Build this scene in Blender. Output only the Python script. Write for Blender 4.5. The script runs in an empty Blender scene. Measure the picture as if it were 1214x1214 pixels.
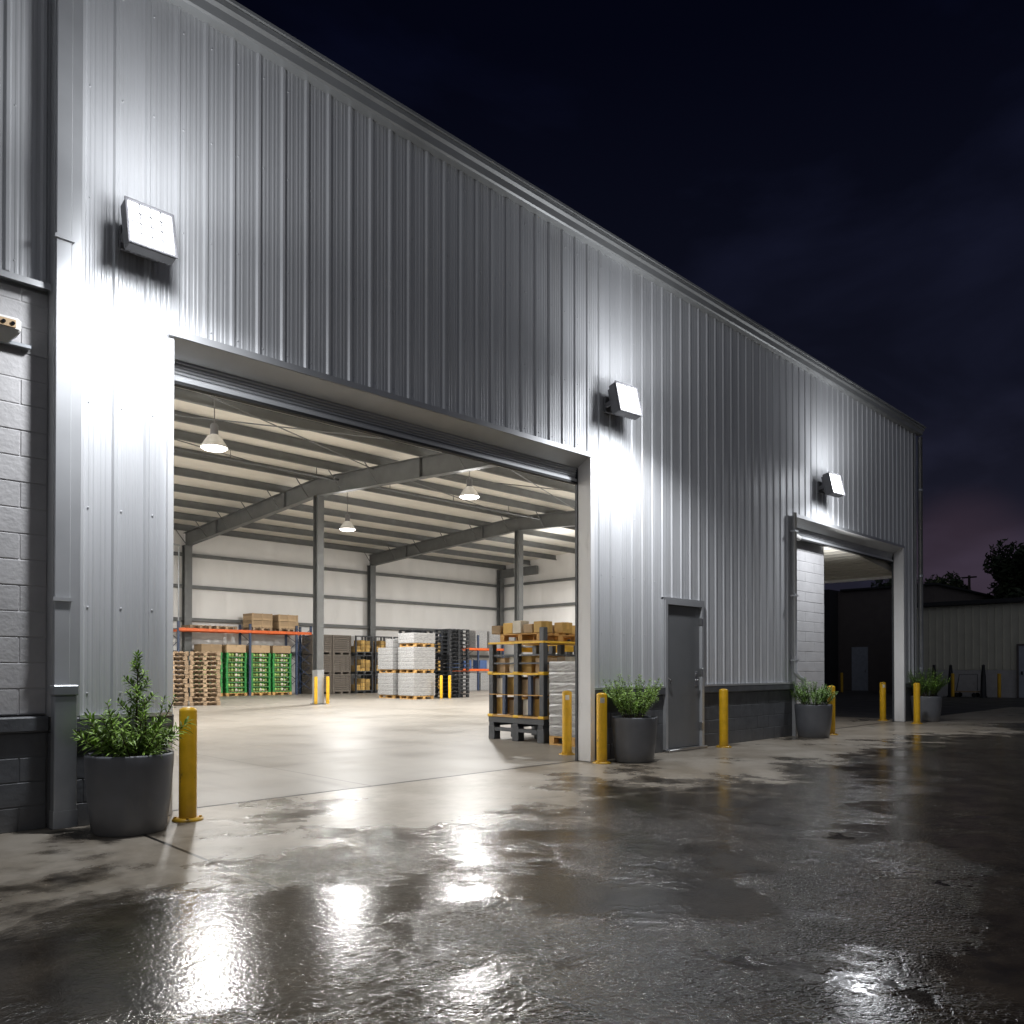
import bpy, math, random
from mathutils import Vector, Matrix
R = math.radians
random.seed(11)
rnd = random.uniform
SC = bpy.context.scene
COL = SC.collection

# ------------------------------------------------------------------ helpers
class MB:
    """Collects faces; build() links them as ONE mesh object."""
    def __init__(s): s.v = []; s.f = []; s.sm = []
    def add(s, vs, fs, smooth=False, M=None):
        o = len(s.v)
        s.v += [tuple(M @ Vector(p)) if M else tuple(p) for p in vs]
        s.f += [tuple(i + o for i in f) for f in fs]
        s.sm += [smooth] * len(fs)
        return s
    def box(s, x0, x1, y0, y1, z0, z1, c=0.0, M=None):
        if c <= 0:
            vs = [(x, y, z) for x in (x0, x1) for y in (y0, y1) for z in (z0, z1)]
            fs = [(0,1,3,2),(4,6,7,5),(0,4,5,1),(2,3,7,6),(0,2,6,4),(1,5,7,3)]
            return s.add(vs, fs, False, M)
        vs = []; X = (x0, x1); Y = (y0, y1); Z = (z0, z1)
        idx = {}
        for i in (0,1):
            for j in (0,1):
                for k in (0,1):
                    sx, sy, sz = (1-2*i)*c, (1-2*j)*c, (1-2*k)*c
                    idx[(i,j,k,0)] = len(vs); vs.append((X[i], Y[j]+sy, Z[k]+sz))
                    idx[(i,j,k,1)] = len(vs); vs.append((X[i]+sx, Y[j], Z[k]+sz))
                    idx[(i,j,k,2)] = len(vs); vs.append((X[i]+sx, Y[j]+sy, Z[k]))
        fs = []
        q = lambda *a: fs.append(tuple(idx[t] for t in a))
        for i in (0,1): q((i,0,0,0),(i,1,0,0),(i,1,1,0),(i,0,1,0))
        for j in (0,1): q((0,j,0,1),(1,j,0,1),(1,j,1,1),(0,j,1,1))
        for k in (0,1): q((0,0,k,2),(1,0,k,2),(1,1,k,2),(0,1,k,2))
        for i in (0,1):
            for j in (0,1): q((i,j,0,0),(i,j,1,0),(i,j,1,1),(i,j,0,1))
        for i in (0,1):
            for k in (0,1): q((i,0,k,0),(i,1,k,0),(i,1,k,2),(i,0,k,2))
        for j in (0,1):
            for k in (0,1): q((0,j,k,1),(1,j,k,1),(1,j,k,2),(0,j,k,2))
        for i in (0,1):
            for j in (0,1):
                for k in (0,1): q((i,j,k,0),(i,j,k,1),(i,j,k,2))
        return s.add(vs, fs, False, M)
    def lathe(s, prof, n=24, cx=0, cy=0, cz=0, M=None, smooth=True, cap=True):
        vs = []; fs = []
        for r, z in prof:
            for k in range(n):
                a = 2*math.pi*k/n
                vs.append((cx + r*math.cos(a), cy + r*math.sin(a), cz + z))
        for i in range(len(prof)-1):
            for k in range(n):
                k2 = (k+1) % n
                fs.append((i*n+k, i*n+k2, (i+1)*n+k2, (i+1)*n+k))
        s.add(vs, fs, smooth, M)
        if cap:
            for i in (0, len(prof)-1):
                r, z = prof[i]
                if r > 1e-6:
                    c = [(cx + r*math.cos(2*math.pi*k/n), cy + r*math.sin(2*math.pi*k/n), cz+z) for k in range(n)]
                    s.add(c, [tuple(range(n))], False, M)
        return s
    def tube(s, pts, r, n=8, M=None, smooth=True):
        pts = [Vector(p) for p in pts]
        rs = r if isinstance(r, (list, tuple)) else [r]*len(pts)
        vs = []; fs = []; prev = None
        for i, p in enumerate(pts):
            t = (pts[min(i+1, len(pts)-1)] - pts[max(i-1, 0)]).normalized()
            u = prev - t*prev.dot(t) if prev is not None else t.orthogonal()
            u.normalize(); prev = u; w = t.cross(u)
            for k in range(n):
                a = 2*math.pi*k/n
                vs.append(p + (u*math.cos(a) + w*math.sin(a))*rs[i])
        for i in range(len(pts)-1):
            for k in range(n):
                k2 = (k+1) % n
                fs.append((i*n+k, i*n+k2, (i+1)*n+k2, (i+1)*n+k))
        fs.append(tuple(range(n))); fs.append(tuple((len(pts)-1)*n+k for k in range(n)))
        return s.add(vs, fs, smooth, M)
    def build(s, name, m, parent=None, loc=(0,0,0), rz=0):
        me = bpy.data.meshes.new(name)
        me.from_pydata(s.v, [], s.f); me.update()
        me.polygons.foreach_set('use_smooth', s.sm)
        me.materials.append(m)
        o = bpy.data.objects.new(name, me); COL.objects.link(o)
        o.location = loc; o.rotation_euler = (0, 0, rz)
        if parent: o.parent = parent
        return o

def tag(o, label=None, cat=None, group=None, kind=None):
    if label: o['label'] = label
    if cat: o['category'] = cat
    if group: o['group'] = group
    if kind: o['kind'] = kind
    return o
def empty(name, loc=(0,0,0), rz=0):
    o = bpy.data.objects.new(name, None); COL.objects.link(o)
    o.location = loc; o.rotation_euler = (0,0,rz); o.empty_display_size = .2
    return o
def copy_tree(o, parent=None):
    c = o.copy(); COL.objects.link(c)
    if parent: c.parent = parent
    for ch in list(o.children): copy_tree(ch, c)
    return c
_used = set()
def place(proto, loc, rz, label, group):
    """first call moves the thing itself, later ones copy it with its parts"""
    if proto.name not in _used:
        _used.add(proto.name); o = proto
    else: o = copy_tree(proto)
    o.location = loc; o.rotation_euler = (0,0,rz)
    o['label'] = label
    if group: o['group'] = group
    return o
ORD = ['lowest', 'second from the bottom', 'third from the bottom', 'fourth from the bottom', 'fifth from the bottom',
       'sixth from the bottom', 'seventh from the bottom', 'eighth from the bottom', 'ninth from the bottom',
       'tenth from the bottom', 'eleventh from the bottom', 'twelfth from the bottom', 'thirteenth from the bottom',
       'fourteenth from the bottom', 'fifteenth from the bottom', 'sixteenth from the bottom', 'seventeenth from the bottom', 'eighteenth from the bottom']
def nth(i, n): return 'topmost' if i == n-1 else ORD[i]

# ------------------------------------------------------------------ materials
def mat(name, col, rough=.5, metal=0, var=.12, scale=6, bump=0, bscale=40, stretch=(1,1,1), rvar=0, spec=.5, island=0):
    m = bpy.data.materials.new(name); m.use_nodes = True
    nt = m.node_tree; N = nt.nodes; L = nt.links
    b = N['Principled BSDF']
    b.inputs['Roughness'].default_value = rough; b.inputs['Metallic'].default_value = metal
    b.inputs['Specular IOR Level'].default_value = spec
    tc = N.new('ShaderNodeTexCoord'); mp = N.new('ShaderNodeMapping'); mp.inputs['Scale'].default_value = stretch
    L.new(tc.outputs['Object'], mp.inputs['Vector'])
    nz = N.new('ShaderNodeTexNoise'); nz.inputs['Scale'].default_value = scale; nz.inputs['Detail'].default_value = 5
    L.new(mp.outputs[0], nz.inputs['Vector'])
    mr = N.new('ShaderNodeMapRange'); mr.inputs['From Min'].default_value = .3; mr.inputs['From Max'].default_value = .7
    mr.inputs['To Min'].default_value = 1-var; mr.inputs['To Max'].default_value = 1+var
    L.new(nz.outputs[0], mr.inputs['Value'])
    hv = N.new('ShaderNodeHueSaturation'); hv.inputs['Color'].default_value = (*col, 1)
    fac = mr.outputs[0]
    if island:
        g = N.new('ShaderNodeNewGeometry'); oi = N.new('ShaderNodeObjectInfo')
        ad = N.new('ShaderNodeMath'); ad.operation = 'ADD'; L.new(g.outputs['Random Per Island'], ad.inputs[0]); L.new(oi.outputs['Random'], ad.inputs[1])
        fr = N.new('ShaderNodeMath'); fr.operation = 'FRACT'; L.new(ad.outputs[0], fr.inputs[0])
        m2 = N.new('ShaderNodeMapRange'); m2.inputs['To Min'].default_value = 1-island; m2.inputs['To Max'].default_value = 1+island
        L.new(fr.outputs[0], m2.inputs['Value'])
        mu = N.new('ShaderNodeMath'); mu.operation = 'MULTIPLY'; L.new(fac, mu.inputs[0]); L.new(m2.outputs[0], mu.inputs[1]); fac = mu.outputs[0]
    L.new(fac, hv.inputs['Value']); L.new(hv.outputs[0], b.inputs['Base Color'])
    if rvar:
        r2 = N.new('ShaderNodeMapRange'); r2.inputs['From Min'].default_value = .3; r2.inputs['From Max'].default_value = .7
        r2.inputs['To Min'].default_value = rough-rvar; r2.inputs['To Max'].default_value = rough+rvar
        L.new(nz.outputs[0], r2.inputs['Value']); L.new(r2.outputs[0], b.inputs['Roughness'])
    if bump:
        n2 = N.new('ShaderNodeTexNoise'); n2.inputs['Scale'].default_value = bscale; n2.inputs['Detail'].default_value = 3
        L.new(mp.outputs[0], n2.inputs['Vector'])
        bp = N.new('ShaderNodeBump'); bp.inputs['Strength'].default_value = bump; bp.inputs['Distance'].default_value = .01
        L.new(n2.outputs[0], bp.inputs['Height']); L.new(bp.outputs[0], b.inputs['Normal'])
    return m
def scuff(m, col, scale=9, lo=.66, hi=.70, stretch=(1,1,.5), amt=.8, zdirt=None):
    nt = m.node_tree; N = nt.nodes; L = nt.links; b = N['Principled BSDF']
    src = b.inputs['Base Color'].links[0].from_socket
    tc = N.new('ShaderNodeTexCoord'); mp = N.new('ShaderNodeMapping'); mp.inputs['Scale'].default_value = stretch; L.new(tc.outputs['Object'], mp.inputs[0])
    oi = N.new('ShaderNodeObjectInfo'); sc = N.new('ShaderNodeVectorMath'); sc.operation = 'ADD'; L.new(mp.outputs[0], sc.inputs[0])
    co_ = N.new('ShaderNodeCombineXYZ'); mu = N.new('ShaderNodeMath'); mu.operation = 'MULTIPLY'; mu.inputs[1].default_value = 40; L.new(oi.outputs['Random'], mu.inputs[0]); L.new(mu.outputs[0], co_.inputs[0]); L.new(co_.outputs[0], sc.inputs[1])
    nz = N.new('ShaderNodeTexNoise'); nz.inputs['Scale'].default_value = scale; nz.inputs['Detail'].default_value = 8; nz.inputs['Roughness'].default_value = .68; L.new(sc.outputs[0], nz.inputs['Vector'])
    r = N.new('ShaderNodeMapRange'); r.inputs['From Min'].default_value = lo; r.inputs['From Max'].default_value = hi; r.inputs['To Max'].default_value = amt; L.new(nz.outputs[0], r.inputs['Value'])
    f = r.outputs[0]
    if zdirt:
        sp = N.new('ShaderNodeSeparateXYZ'); L.new(tc.outputs['Object'], sp.inputs[0])
        z = N.new('ShaderNodeMapRange'); z.inputs['From Min'].default_value = 0; z.inputs['From Max'].default_value = zdirt; z.inputs['To Min'].default_value = .75; z.inputs['To Max'].default_value = 0; L.new(sp.outputs[2], z.inputs['Value'])
        mm = N.new('ShaderNodeMath'); mm.operation = 'MULTIPLY'; L.new(z.outputs[0], mm.inputs[0]); L.new(nz.outputs[0], mm.inputs[1])
        mx_ = N.new('ShaderNodeMath'); mx_.operation = 'MAXIMUM'; L.new(f, mx_.inputs[0]); L.new(mm.outputs[0], mx_.inputs[1]); f = mx_.outputs[0]
    mx = N.new('ShaderNodeMix'); mx.data_type = 'RGBA'; L.new(f, mx.inputs[0]); L.new(src, mx.inputs[6]); mx.inputs[7].default_value = (*col, 1)
    L.new(mx.outputs[2], b.inputs['Base Color'])
def emat(name, col, s):
    m = bpy.data.materials.new(name); m.use_nodes = True
    b = m.node_tree.nodes['Principled BSDF']
    b.inputs['Base Color'].default_value = (.8,.8,.8,1)
    b.inputs['Emission Color'].default_value = (*col, 1); b.inputs['Emission Strength'].default_value = s
    return m
M = {}
M['panel'] = mat('painted_steel_panel', (.72,.73,.745), .47, .18, .05, 1.0, .12, 2.2, (3,3,.35), .06)
M['trim'] = mat('steel_trim', (.62,.63,.64), .4, .5, .06, 3)
M['white_trim'] = mat('white_painted_trim', (.88,.88,.88), .42, 0, .06, 3, .05, 30, (1,1,.3))
M['gutter'] = mat('gutter_metal', (.42,.43,.43), .45, .3, .08, 2)
M['cmu'] = mat('light_grey_block_paint', (.54,.53,.53), .62, 0, .08, 5, .45, 26)
M['cmu_white'] = mat('white_block_paint', (.50,.495,.50), .6, 0, .06, 5, .35, 26)
M['cmu_dark'] = mat('charcoal_block_paint', (.11,.115,.124), .5, 0, .2, 5, .4, 26)
M['galv'] = mat('galvanised_pipe', (.42,.44,.46), .38, .75, .12, 4)
M['hood'] = mat('roller_curtain', (.62,.63,.64), .45, .35, .08, 3, 0, 1, (.3,1,3))
M['door'] = mat('grey_door_paint', (.18,.185,.19), .45, 0, .06, 2)
M['steel'] = mat('grey_primed_steel', (.125,.13,.13), .5, .1, .12, 3)
M['liner'] = mat('white_insulation_liner', (.77,.76,.745), .42, 0, .04, 1.5, .12, 3, (1,1,.4))
M['ceil'] = mat('cream_roof_insulation', (.80,.765,.69), .5, 0, .06, 1.2, .3, 1.6, (.5,2,1))
M['canopy'] = mat('ribbed_canopy_sheet', (.62,.60,.55), .5, .1, .05, 2)
M['yellow'] = mat('yellow_safety_paint', (.70,.40,.012), .38, 0, .14, 7, .12, 45, (1,1,1), .08)
M['yellow2'] = mat('yellow_rack_paint', (.75,.45,.02), .45)
M['pot'] = mat('charcoal_planter_resin', (.15,.156,.17), .42, 0, .08, 6, .04, 50)
M['soil'] = mat('potting_soil', (.03,.022,.016), .9, 0, .3, 30, .6, 60)
M['leaf'] = mat('dark_green_leaf', (.20,.33,.05), .42, 0, .1, 10, island=.45)
M['leaf2'] = mat('fresh_green_leaf', (.16,.29,.05), .42, 0, .1, 10, island=.45)
M['stem'] = mat('brown_stem', (.07,.055,.03), .7)
M['wood'] = mat('weathered_pallet_wood', (.36,.26,.17), .75, 0, .2, 8, .2, 30, (1,1,1), 0, .3, .22)
M['wood_new'] = mat('fresh_pallet_wood', (.55,.33,.12), .7, 0, .15, 8, 0, 1, (1,1,1), 0, .3, .15)
M['plastic_dark'] = mat('dark_grey_plastic', (.05,.056,.065), .45, 0, .1, 6)
M['black'] = mat('black_plastic', (.022,.024,.028), .5, 0, .1, 6)
M['wrap'] = mat('clear_stretch_wrap', (.33,.33,.33), .28, 0, .10, 9, .45, 12, (1,1,3.5), .08)
M['carton'] = mat('brown_carton', (.42,.30,.18), .7, 0, .08, 6, 0, 1, (1,1,1), 0, .3, .25)
M['carton_y'] = mat('ochre_carton', (.52,.33,.10), .65, 0, .08, 6, 0, 1, (1,1,1), 0, .3, .3)
M['carton_w'] = mat('pale_sack', (.66,.62,.54), .6, 0, .08, 9, .4, 18, (1,1,1), 0, .3, .15)
M['green'] = mat('green_crate_plastic', (.035,.26,.06), .42, 0, .1, 6)
M['goods_g'] = mat('green_and_pale_produce', (.28,.42,.12), .6, 0, .2, 9, .3, 20, (1,1,1), 0, .3, .6)
M['brown_cage'] = mat('brown_mesh_crate', (.13,.11,.09), .6, 0, .2, 30, .3, 60)
M['orange'] = mat('orange_rack_paint', (.72,.13,.02), .45)
M['blue'] = mat('dark_blue_rack_paint', (.035,.055,.11), .45)
M['blue_goods'] = mat('blue_carton', (.07,.13,.30), .55, 0, .1, 6, island=.3)
M['cctv'] = mat('white_camera_plastic', (.68,.67,.65), .4)
M['housing'] = mat('floodlight_housing', (.16,.16,.17), .5, .0, .06, 6)
M['lens'] = emat('lit_floodlight_lens', (.93,.96,1.0), 6)
M['grid'] = mat('lamp_grille', (.10,.10,.105), .5)
M['bay_lens'] = emat('lit_high_bay_lens', (1,.96,.9), 14)
M['reflector'] = mat('high_bay_reflector', (.85,.84,.82), .35, .2)
M['beige'] = mat('beige_steel_siding', (.70,.68,.57), .5, .1, .05, 2)
M['dark_wall'] = mat('dark_brown_siding', (.14,.12,.115), .6, 0, .08, 2)
M['charcoal_wall'] = mat('charcoal_siding', (.03,.032,.036), .6)
M['far_door'] = mat('pale_blue_grey_door', (.42,.45,.52), .5)
M['bark'] = mat('dark_bark', (.04,.033,.028), .85)
M['crown'] = mat('night_foliage', (.035,.055,.025), .6, 0, .1, 6, island=.4)
M['chrome'] = mat('satin_steel', (.6,.6,.6), .3, .95)
M['rubber'] = mat('black_rubber', (.02,.02,.02), .7, 0, .1, 20, .3, 120)
M['glass_dark'] = mat('black_glass', (.01,.01,.012), .1)
M['far_glow'] = emat('lit_far_lamp', (1,.86,.72), 9)

def ground_mat():
    m = bpy.data.materials.new('wet_concrete'); m.use_nodes = True
    nt = m.node_tree; N = nt.nodes; L = nt.links; b = N['Principled BSDF']
    g = N.new('ShaderNodeNewGeometry')
    def noise(s, d=6, ro=.55, dist=0, vec=None):
        n = N.new('ShaderNodeTexNoise'); n.inputs['Scale'].default_value = s; n.inputs['Detail'].default_value = d
        n.inputs['Roughness'].default_value = ro; n.inputs['Distortion'].default_value = dist
        L.new(vec or g.outputs['Position'], n.inputs['Vector']); return n.outputs[0]
    def rng(v, a, c, d=0., e=1.):
        r = N.new('ShaderNodeMapRange'); r.interpolation_type = 'SMOOTHSTEP'
        for k, x in zip(('From Min','From Max','To Min','To Max'), (a, c, d, e)): r.inputs[k].default_value = x
        L.new(v, r.inputs['Value']); return r.outputs[0]
    def op(o, a, c):
        n = N.new('ShaderNodeMath'); n.operation = o
        for i, x in enumerate((a, c)):
            if isinstance(x, (int, float)): n.inputs[i].default_value = x
            else: L.new(x, n.inputs[i])
        return n.outputs[0]
    def mix(f, a, c):
        n = N.new('ShaderNodeMix'); n.data_type = 'RGBA'; L.new(f, n.inputs['Factor'])
        for k, x in (('A', a), ('B', c)):
            sock = [i for i in n.inputs if i.name == k and i.type == 'RGBA'][0]
            if isinstance(x, tuple): sock.default_value = (*x, 1)
            else: L.new(x, sock)
        return [o for o in n.outputs if o.type == 'RGBA'][0]
    sp = N.new('ShaderNodeSeparateXYZ'); L.new(g.outputs['Position'], sp.inputs[0])
    X, Y = sp.outputs[0], sp.outputs[1]
    # wetness: damp away from the shelter of the wall, broken into patches
    big = noise(.42, 5, .6, .1); mid = noise(1.5, 6, .6, .15); fine = noise(9, 6, .65)
    away = rng(Y, -.9, -3.6, -.13, .17)
    wsum = op('ADD', op('ADD', op('MULTIPLY', big, .75), op('MULTIPLY', mid, .60)), away)
    wet = rng(op('ADD', wsum, op('MULTIPLY', fine, .10)), .63, .80)
    pud = rng(op('ADD', op('MULTIPLY', wsum, .6), op('ADD', op('MULTIPLY', mid, .3), op('MULTIPLY', fine, .05))), .76, .80)
    stain = noise(.9, 8, .7, .2)
    dry = mix(rng(stain, .35, .68), (.23,.195,.15), (.38,.34,.285))
    damp = mix(rng(noise(2.6, 6, .7), .35, .7), (.024,.018,.012), (.062,.049,.034))
    col = mix(wet, dry, damp)
    col = mix(op('MULTIPLY', pud, .45), col, (.022,.02,.018))
    spk = rng(noise(60, 3, .6), .62, .72)
    col = mix(op('MULTIPLY', spk, .25), col, (.05,.045,.04))
    # saw-cut joints
    def line(v, at, w):
        return op('LESS_THAN', op('ABSOLUTE', op('SUBTRACT', v, at), 0.0), w)
    jx = line(X, 2.24, .014); jx2 = line(X, 26.2, .012); jy = line(Y, .165, .016)
    outside = op('LESS_THAN', Y, .3)
    wob = op('ADD', Y, op('MULTIPLY', noise(1.7, 5, .6), .8))
    crack = op('MULTIPLY', line(op('ADD', op('MULTIPLY', X, .55), wob), 1.95, .0035), op('LESS_THAN', Y, -1.2))
    jt = op('MULTIPLY', op('MAXIMUM', op('MAXIMUM', jx, jx2), op('MAXIMUM', jy, crack)), outside)
    col = mix(jt, col, (.012,.011,.010))
    L.new(col, b.inputs['Base Color'])
    ro = op('ADD', rng(wet, 0, 1, .34, .15), op('MULTIPLY', op('SUBTRACT', fine, .5), .16))
    ro = op('ADD', op('MULTIPLY', ro, op('SUBTRACT', 1, pud)), op('MULTIPLY', pud, .10))
    L.new(ro, b.inputs['Roughness'])
    b.inputs['Specular IOR Level'].default_value = .32
    # grain of the wet film
    rip = noise(40, 2, .5, .9); rip2 = noise(105, 2, .5, .4)
    film = rng(noise(.50, 6, .66, .2), .47, .57)
    h = op('MULTIPLY', op('ADD', op('MULTIPLY', rip, .8), op('MULTIPLY', rip2, .3)),
           op('MULTIPLY', op('ADD', op('MULTIPLY', op('MULTIPLY', film, wet), 1.7), op('ADD', op('MULTIPLY', wet, .26), .10)), op('ADD', op('MULTIPLY', op('SUBTRACT', 1, pud), .85), .15)))
    h = op('SUBTRACT', h, op('MULTIPLY', jt, 5.0))
    bp = N.new('ShaderNodeBump'); bp.inputs['Strength'].default_value = .8; bp.inputs['Distance'].default_value = .006
    L.new(h, bp.inputs['Height']); L.new(bp.outputs[0], b.inputs['Normal'])
    return m
def floor_mat():
    m = mat('polished_concrete_floor', (.275,.252,.22), .42, 0, .17, .55, .05, 5, (1,1,1), .10, .35)
    nt = m.node_tree; N = nt.nodes; L = nt.links; b = N['Principled BSDF']
    src = b.inputs['Base Color'].links[0].from_socket
    g = N.new('ShaderNodeNewGeometry'); sp = N.new('ShaderNodeSeparateXYZ'); L.new(g.outputs['Position'], sp.inputs[0])
    def m2(o, a, c):
        n = N.new('ShaderNodeMath'); n.operation = o
        for i, x in enumerate((a, c)):
            if isinstance(x, (int, float)): n.inputs[i].default_value = x
            else: L.new(x, n.inputs[i])
        return n.outputs[0]
    def joint(v, per, off, w): return m2('LESS_THAN', m2('ABSOLUTE', m2('SUBTRACT', m2('MODULO', m2('ADD', v, 200+off), per), per/2), 0), w)
    j = m2('MAXIMUM', joint(sp.outputs[0], 5.0, 2.6, .012), joint(sp.outputs[1], 5.6, .9, .012))
    # tyre scuffs: streaks stretched along the driving direction, plus mopped stains
    def streak(sc, lo, hi, scale, rot):
        mp = N.new('ShaderNodeMapping'); mp.inputs['Scale'].default_value = sc; mp.inputs['Rotation'].default_value = (0,0,rot); L.new(g.outputs['Position'], mp.inputs[0])
        nz = N.new('ShaderNodeTexNoise'); nz.inputs['Scale'].default_value = scale; nz.inputs['Detail'].default_value = 5; L.new(mp.outputs[0], nz.inputs['Vector'])
        r = N.new('ShaderNodeMapRange'); r.inputs['From Min'].default_value = lo; r.inputs['From Max'].default_value = hi; L.new(nz.outputs[0], r.inputs['Value']); return r.outputs[0]
    st = m2('MAXIMUM', streak((3.2,.25,1), .60, .74, .9, .5), streak((.25,3,1), .60, .76, .9, .25))
    blot = streak((1,1,1), .50, .72, .55, 0)
    f = m2('MINIMUM', m2('ADD', m2('MULTIPLY', j, .75), m2('ADD', m2('MULTIPLY', st, .30), m2('MULTIPLY', blot, .34))), .9)
    mx = N.new('ShaderNodeMix'); mx.data_type = 'RGBA'; L.new(f, mx.inputs[0]); L.new(src, mx.inputs[6]); mx.inputs[7].default_value = (.085,.075,.062,1)
    L.new(mx.outputs[2], b.inputs['Base Color'])
    return m
scuff(M['yellow'], (.10,.065,.03), 8, .62, .68, (1,1,.45), .8, .16)
scuff(M['pot'], (.24,.22,.19), 5, .60, .85, (1,1,.4), .6, .14)
scuff(M['door'], (.30,.30,.30), 6, .66, .75, (1,1,.25), .35, .5)
scuff(M['panel'], (.40,.39,.37), 1.1, .52, .80, (2.2,2.2,.18), .55)
scuff(M['white_trim'], (.30,.28,.25), 3, .60, .80, (1.5,1.5,.3), .6, .5)
scuff(M['cmu_dark'], (.16,.15,.135), 3, .58, .80, (1,1,.6), .5, .35)
scuff(M['gutter'], (.25,.24,.22), 2, .5, .8, (.6,2,2), .5)
M['ground'] = ground_mat(); M['floor'] = floor_mat()
M['asphalt'] = mat('yard_asphalt', (.06,.058,.055), .55, 0, .2, 1.5, .3, 60, (1,1,1), .12)

# ------------------------------------------------------------------ the setting
gb = MB(); gb.add([(-220,-220,0),(300,-220,0),(300,300,0),(-220,300,0)], [(0,1,2,3)])
tag(gb.build('ground', M['asphalt']), kind='structure')
gb = MB(); gb.add([(-40,-40,.004),(30,-40,.004),(30,.18,.004),(-40,.18,.004)], [(0,1,2,3)])
tag(gb.build('concrete_apron', M['ground']), kind='structure')
gb = MB(); gb.add([(0,.19,.006),(14.1,.19,.006),(14.1,4.5,.006),(25,4.5,.006),(25,9.2,.006),(34.9,9.2,.006),(34.9,29.5,.006),(0,29.5,.006)], [(0,1,2,7),(2,3,4,7),(7,4,5,6)])
tag(gb.build('warehouse_floor', M['floor']), kind='structure')
gb = MB(); gb.add([(14.1,.185,.008),(20.66,.185,.008),(20.66,4.4,.008),(14.1,4.4,.008)], [(0,1,2,3)])
tag(gb.build('passage_floor', M['ground']), kind='structure')

# ------------------------------------------------------------------ warehouse
WH = empty('warehouse', (0,0,0))
tag(WH, 'long silver corrugated metal warehouse with two open roller doors and charcoal block base', 'warehouse')
EAVE = 7.06
def prof(x):
    p = (x + .125) % .25 - .125
    a = abs(p)
    if a < .011: return -.019
    if a < .027: return -.019 * (.027 - a) / .016
    for c in (.062, .098):
        d = abs(a - c)
        if d < .007: return -.0028
        if d < .014: return -.0028 * (.014 - d) / .007
    return 0.0
def panel(mb, x0, x1, z0, z1, y):
    br = [0, .011, .027, .048, .055, .069, .076, .084, .091, .105, .112]
    xs = {x0, x1}
    k0 = int(math.floor(x0/.25)) - 1; k1 = int(math.ceil(x1/.25)) + 1
    for k in range(k0, k1+1):
        for d in br:
            for s in (-1, 1):
                x = k*.25 + s*d
                if x0 < x < x1: xs.add(round(x, 5))
        x = k*.25 + .125
        if x0 < x < x1: xs.add(x)
    xs = sorted(xs); vs = []; fs = []
    for x in xs:
        yy = y + prof(x); vs += [(x, yy, z0), (x, yy, z1)]
    for i in range(len(xs)-1): fs.append((2*i, 2*i+2, 2*i+3, 2*i+1))
    mb.add(vs, fs)
def screws(mb, x0, x1, zs, y):
    for z in zs:
        k = math.ceil((x0+.05)/.25)
        while k*.25 < x1-.05:
            mb.lathe([(.008,0),(.008,.004),(.005,.007)], 6, M=Matrix.Translation((k*.25+.05, y, z)) @ Matrix.Rotation(R(90),4,'X'))
            k += 1
w = MB()
WL, WRT, RY = 1.82, 20.66, .12
for x0, x1, z0 in ((WL,2.70,.88),(2.70,8.24,4.12),(8.24,10.0,.99),(10.0,11.06,2.31),(11.06,14.16,1.0),(14.16,19.72,4.12),(19.72,WRT,.93)):
    panel(w, x0, x1, z0, EAVE, 0)
screws(w, WL, WRT, (4.25, 5.05, 5.95, 6.8), 0)
for x0, x1 in ((WL,2.70),(8.24,10.0),(11.06,14.16)): screws(w, x0, x1, (1.06, 1.75, 2.55, 3.4), 0)
w.build('wall_cladding', M['panel'], WH)
w = MB(); panel(w, -12, WL-.02, 4.30, EAVE, RY-.01); screws(w, -2, WL, (4.4, 5.6), RY-.01)
w.build('recessed_cladding', M['panel'], WH)
w = MB()
w.box(WL-.03, WL+.16, -.045, -.036, .88, EAVE-.02)          # corner trim: front leaf and return
w.box(WL-.03, WL-.021, -.036, RY+.01, .88, EAVE-.02)
w.build('corner_trim', M['trim'], WH)
w = MB(); w.box(WRT-.12, WRT+.02, -.045, -.036, .93, EAVE-.02)
w.build('corner_trim', M['trim'], WH)
w = MB()
w.box(-12, WL-.04, RY-.09, RY+.01, 4.24, 4.262); w.box(-12, WL-.04, RY-.1, RY-.09, 4.215, 4.262)
w.build('drip_flashing', M['trim'], WH)
# block work: real chamfered units over a recessed joint
def blocks(mb, x0, x1, z0, z1, y, bh=.2, bw=.4, d=.02, off=0.):
    z = z0; row = 0
    while z < z1 - .02:
        zt = min(z + bh, z1)
        x = x0 - ((row % 2)*bw/2 + off) % bw
        while x < x1 - .01:
            a, c = max(x, x0), min(x + bw, x1)
            if c - a > .03:
                o = rnd(-.0016, .0016)
                mb.box(a+.004, c-.004, y+o, y+d+.01, z+.004, zt-.004, .004)
            x += bw
        z += bh; row += 1
    mb.box(x0, x1, y+.005, y+.15, z0, z1)
w = MB(); blocks(w, -12, WL-.03, .9, 4.21, RY)
w.build('block_wall', M['cmu'], WH)
for x0, x1, zt, y, bh in ((-12,WL-.03,.885,RY-.02,.19),(WL,2.71,.873,-.01,.19),(8.335,10.0,.985,-.01,.215),(11.06,14.16,.99,-.01,.215),(19.80,WRT,.925,-.01,.2)):
    w = MB(); blocks(w, x0, x1, 0, zt-.115, y, bh); w.box(x0-.01, x1+.01, y-.045, y+.11, zt-.12, zt, .012)
    if x0 == WL: w.box(WL-.025, WL-.003, -.005, RY-.01, 0, .752)
    w.build('base_course', M['cmu_dark'], WH)
for x0, x1, z in ((WL+.16,2.70,.876),(8.33,9.98,.988),(11.08,14.14,.996),(19.82,WRT-.12,.928)):
    w = MB(); w.box(x0, x1, -.052, -.002, z, z+.012); w.box(x0, x1, -.058, -.052, z-.02, z+.012)
    w.build('base_flashing', M['trim'], WH)
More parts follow.
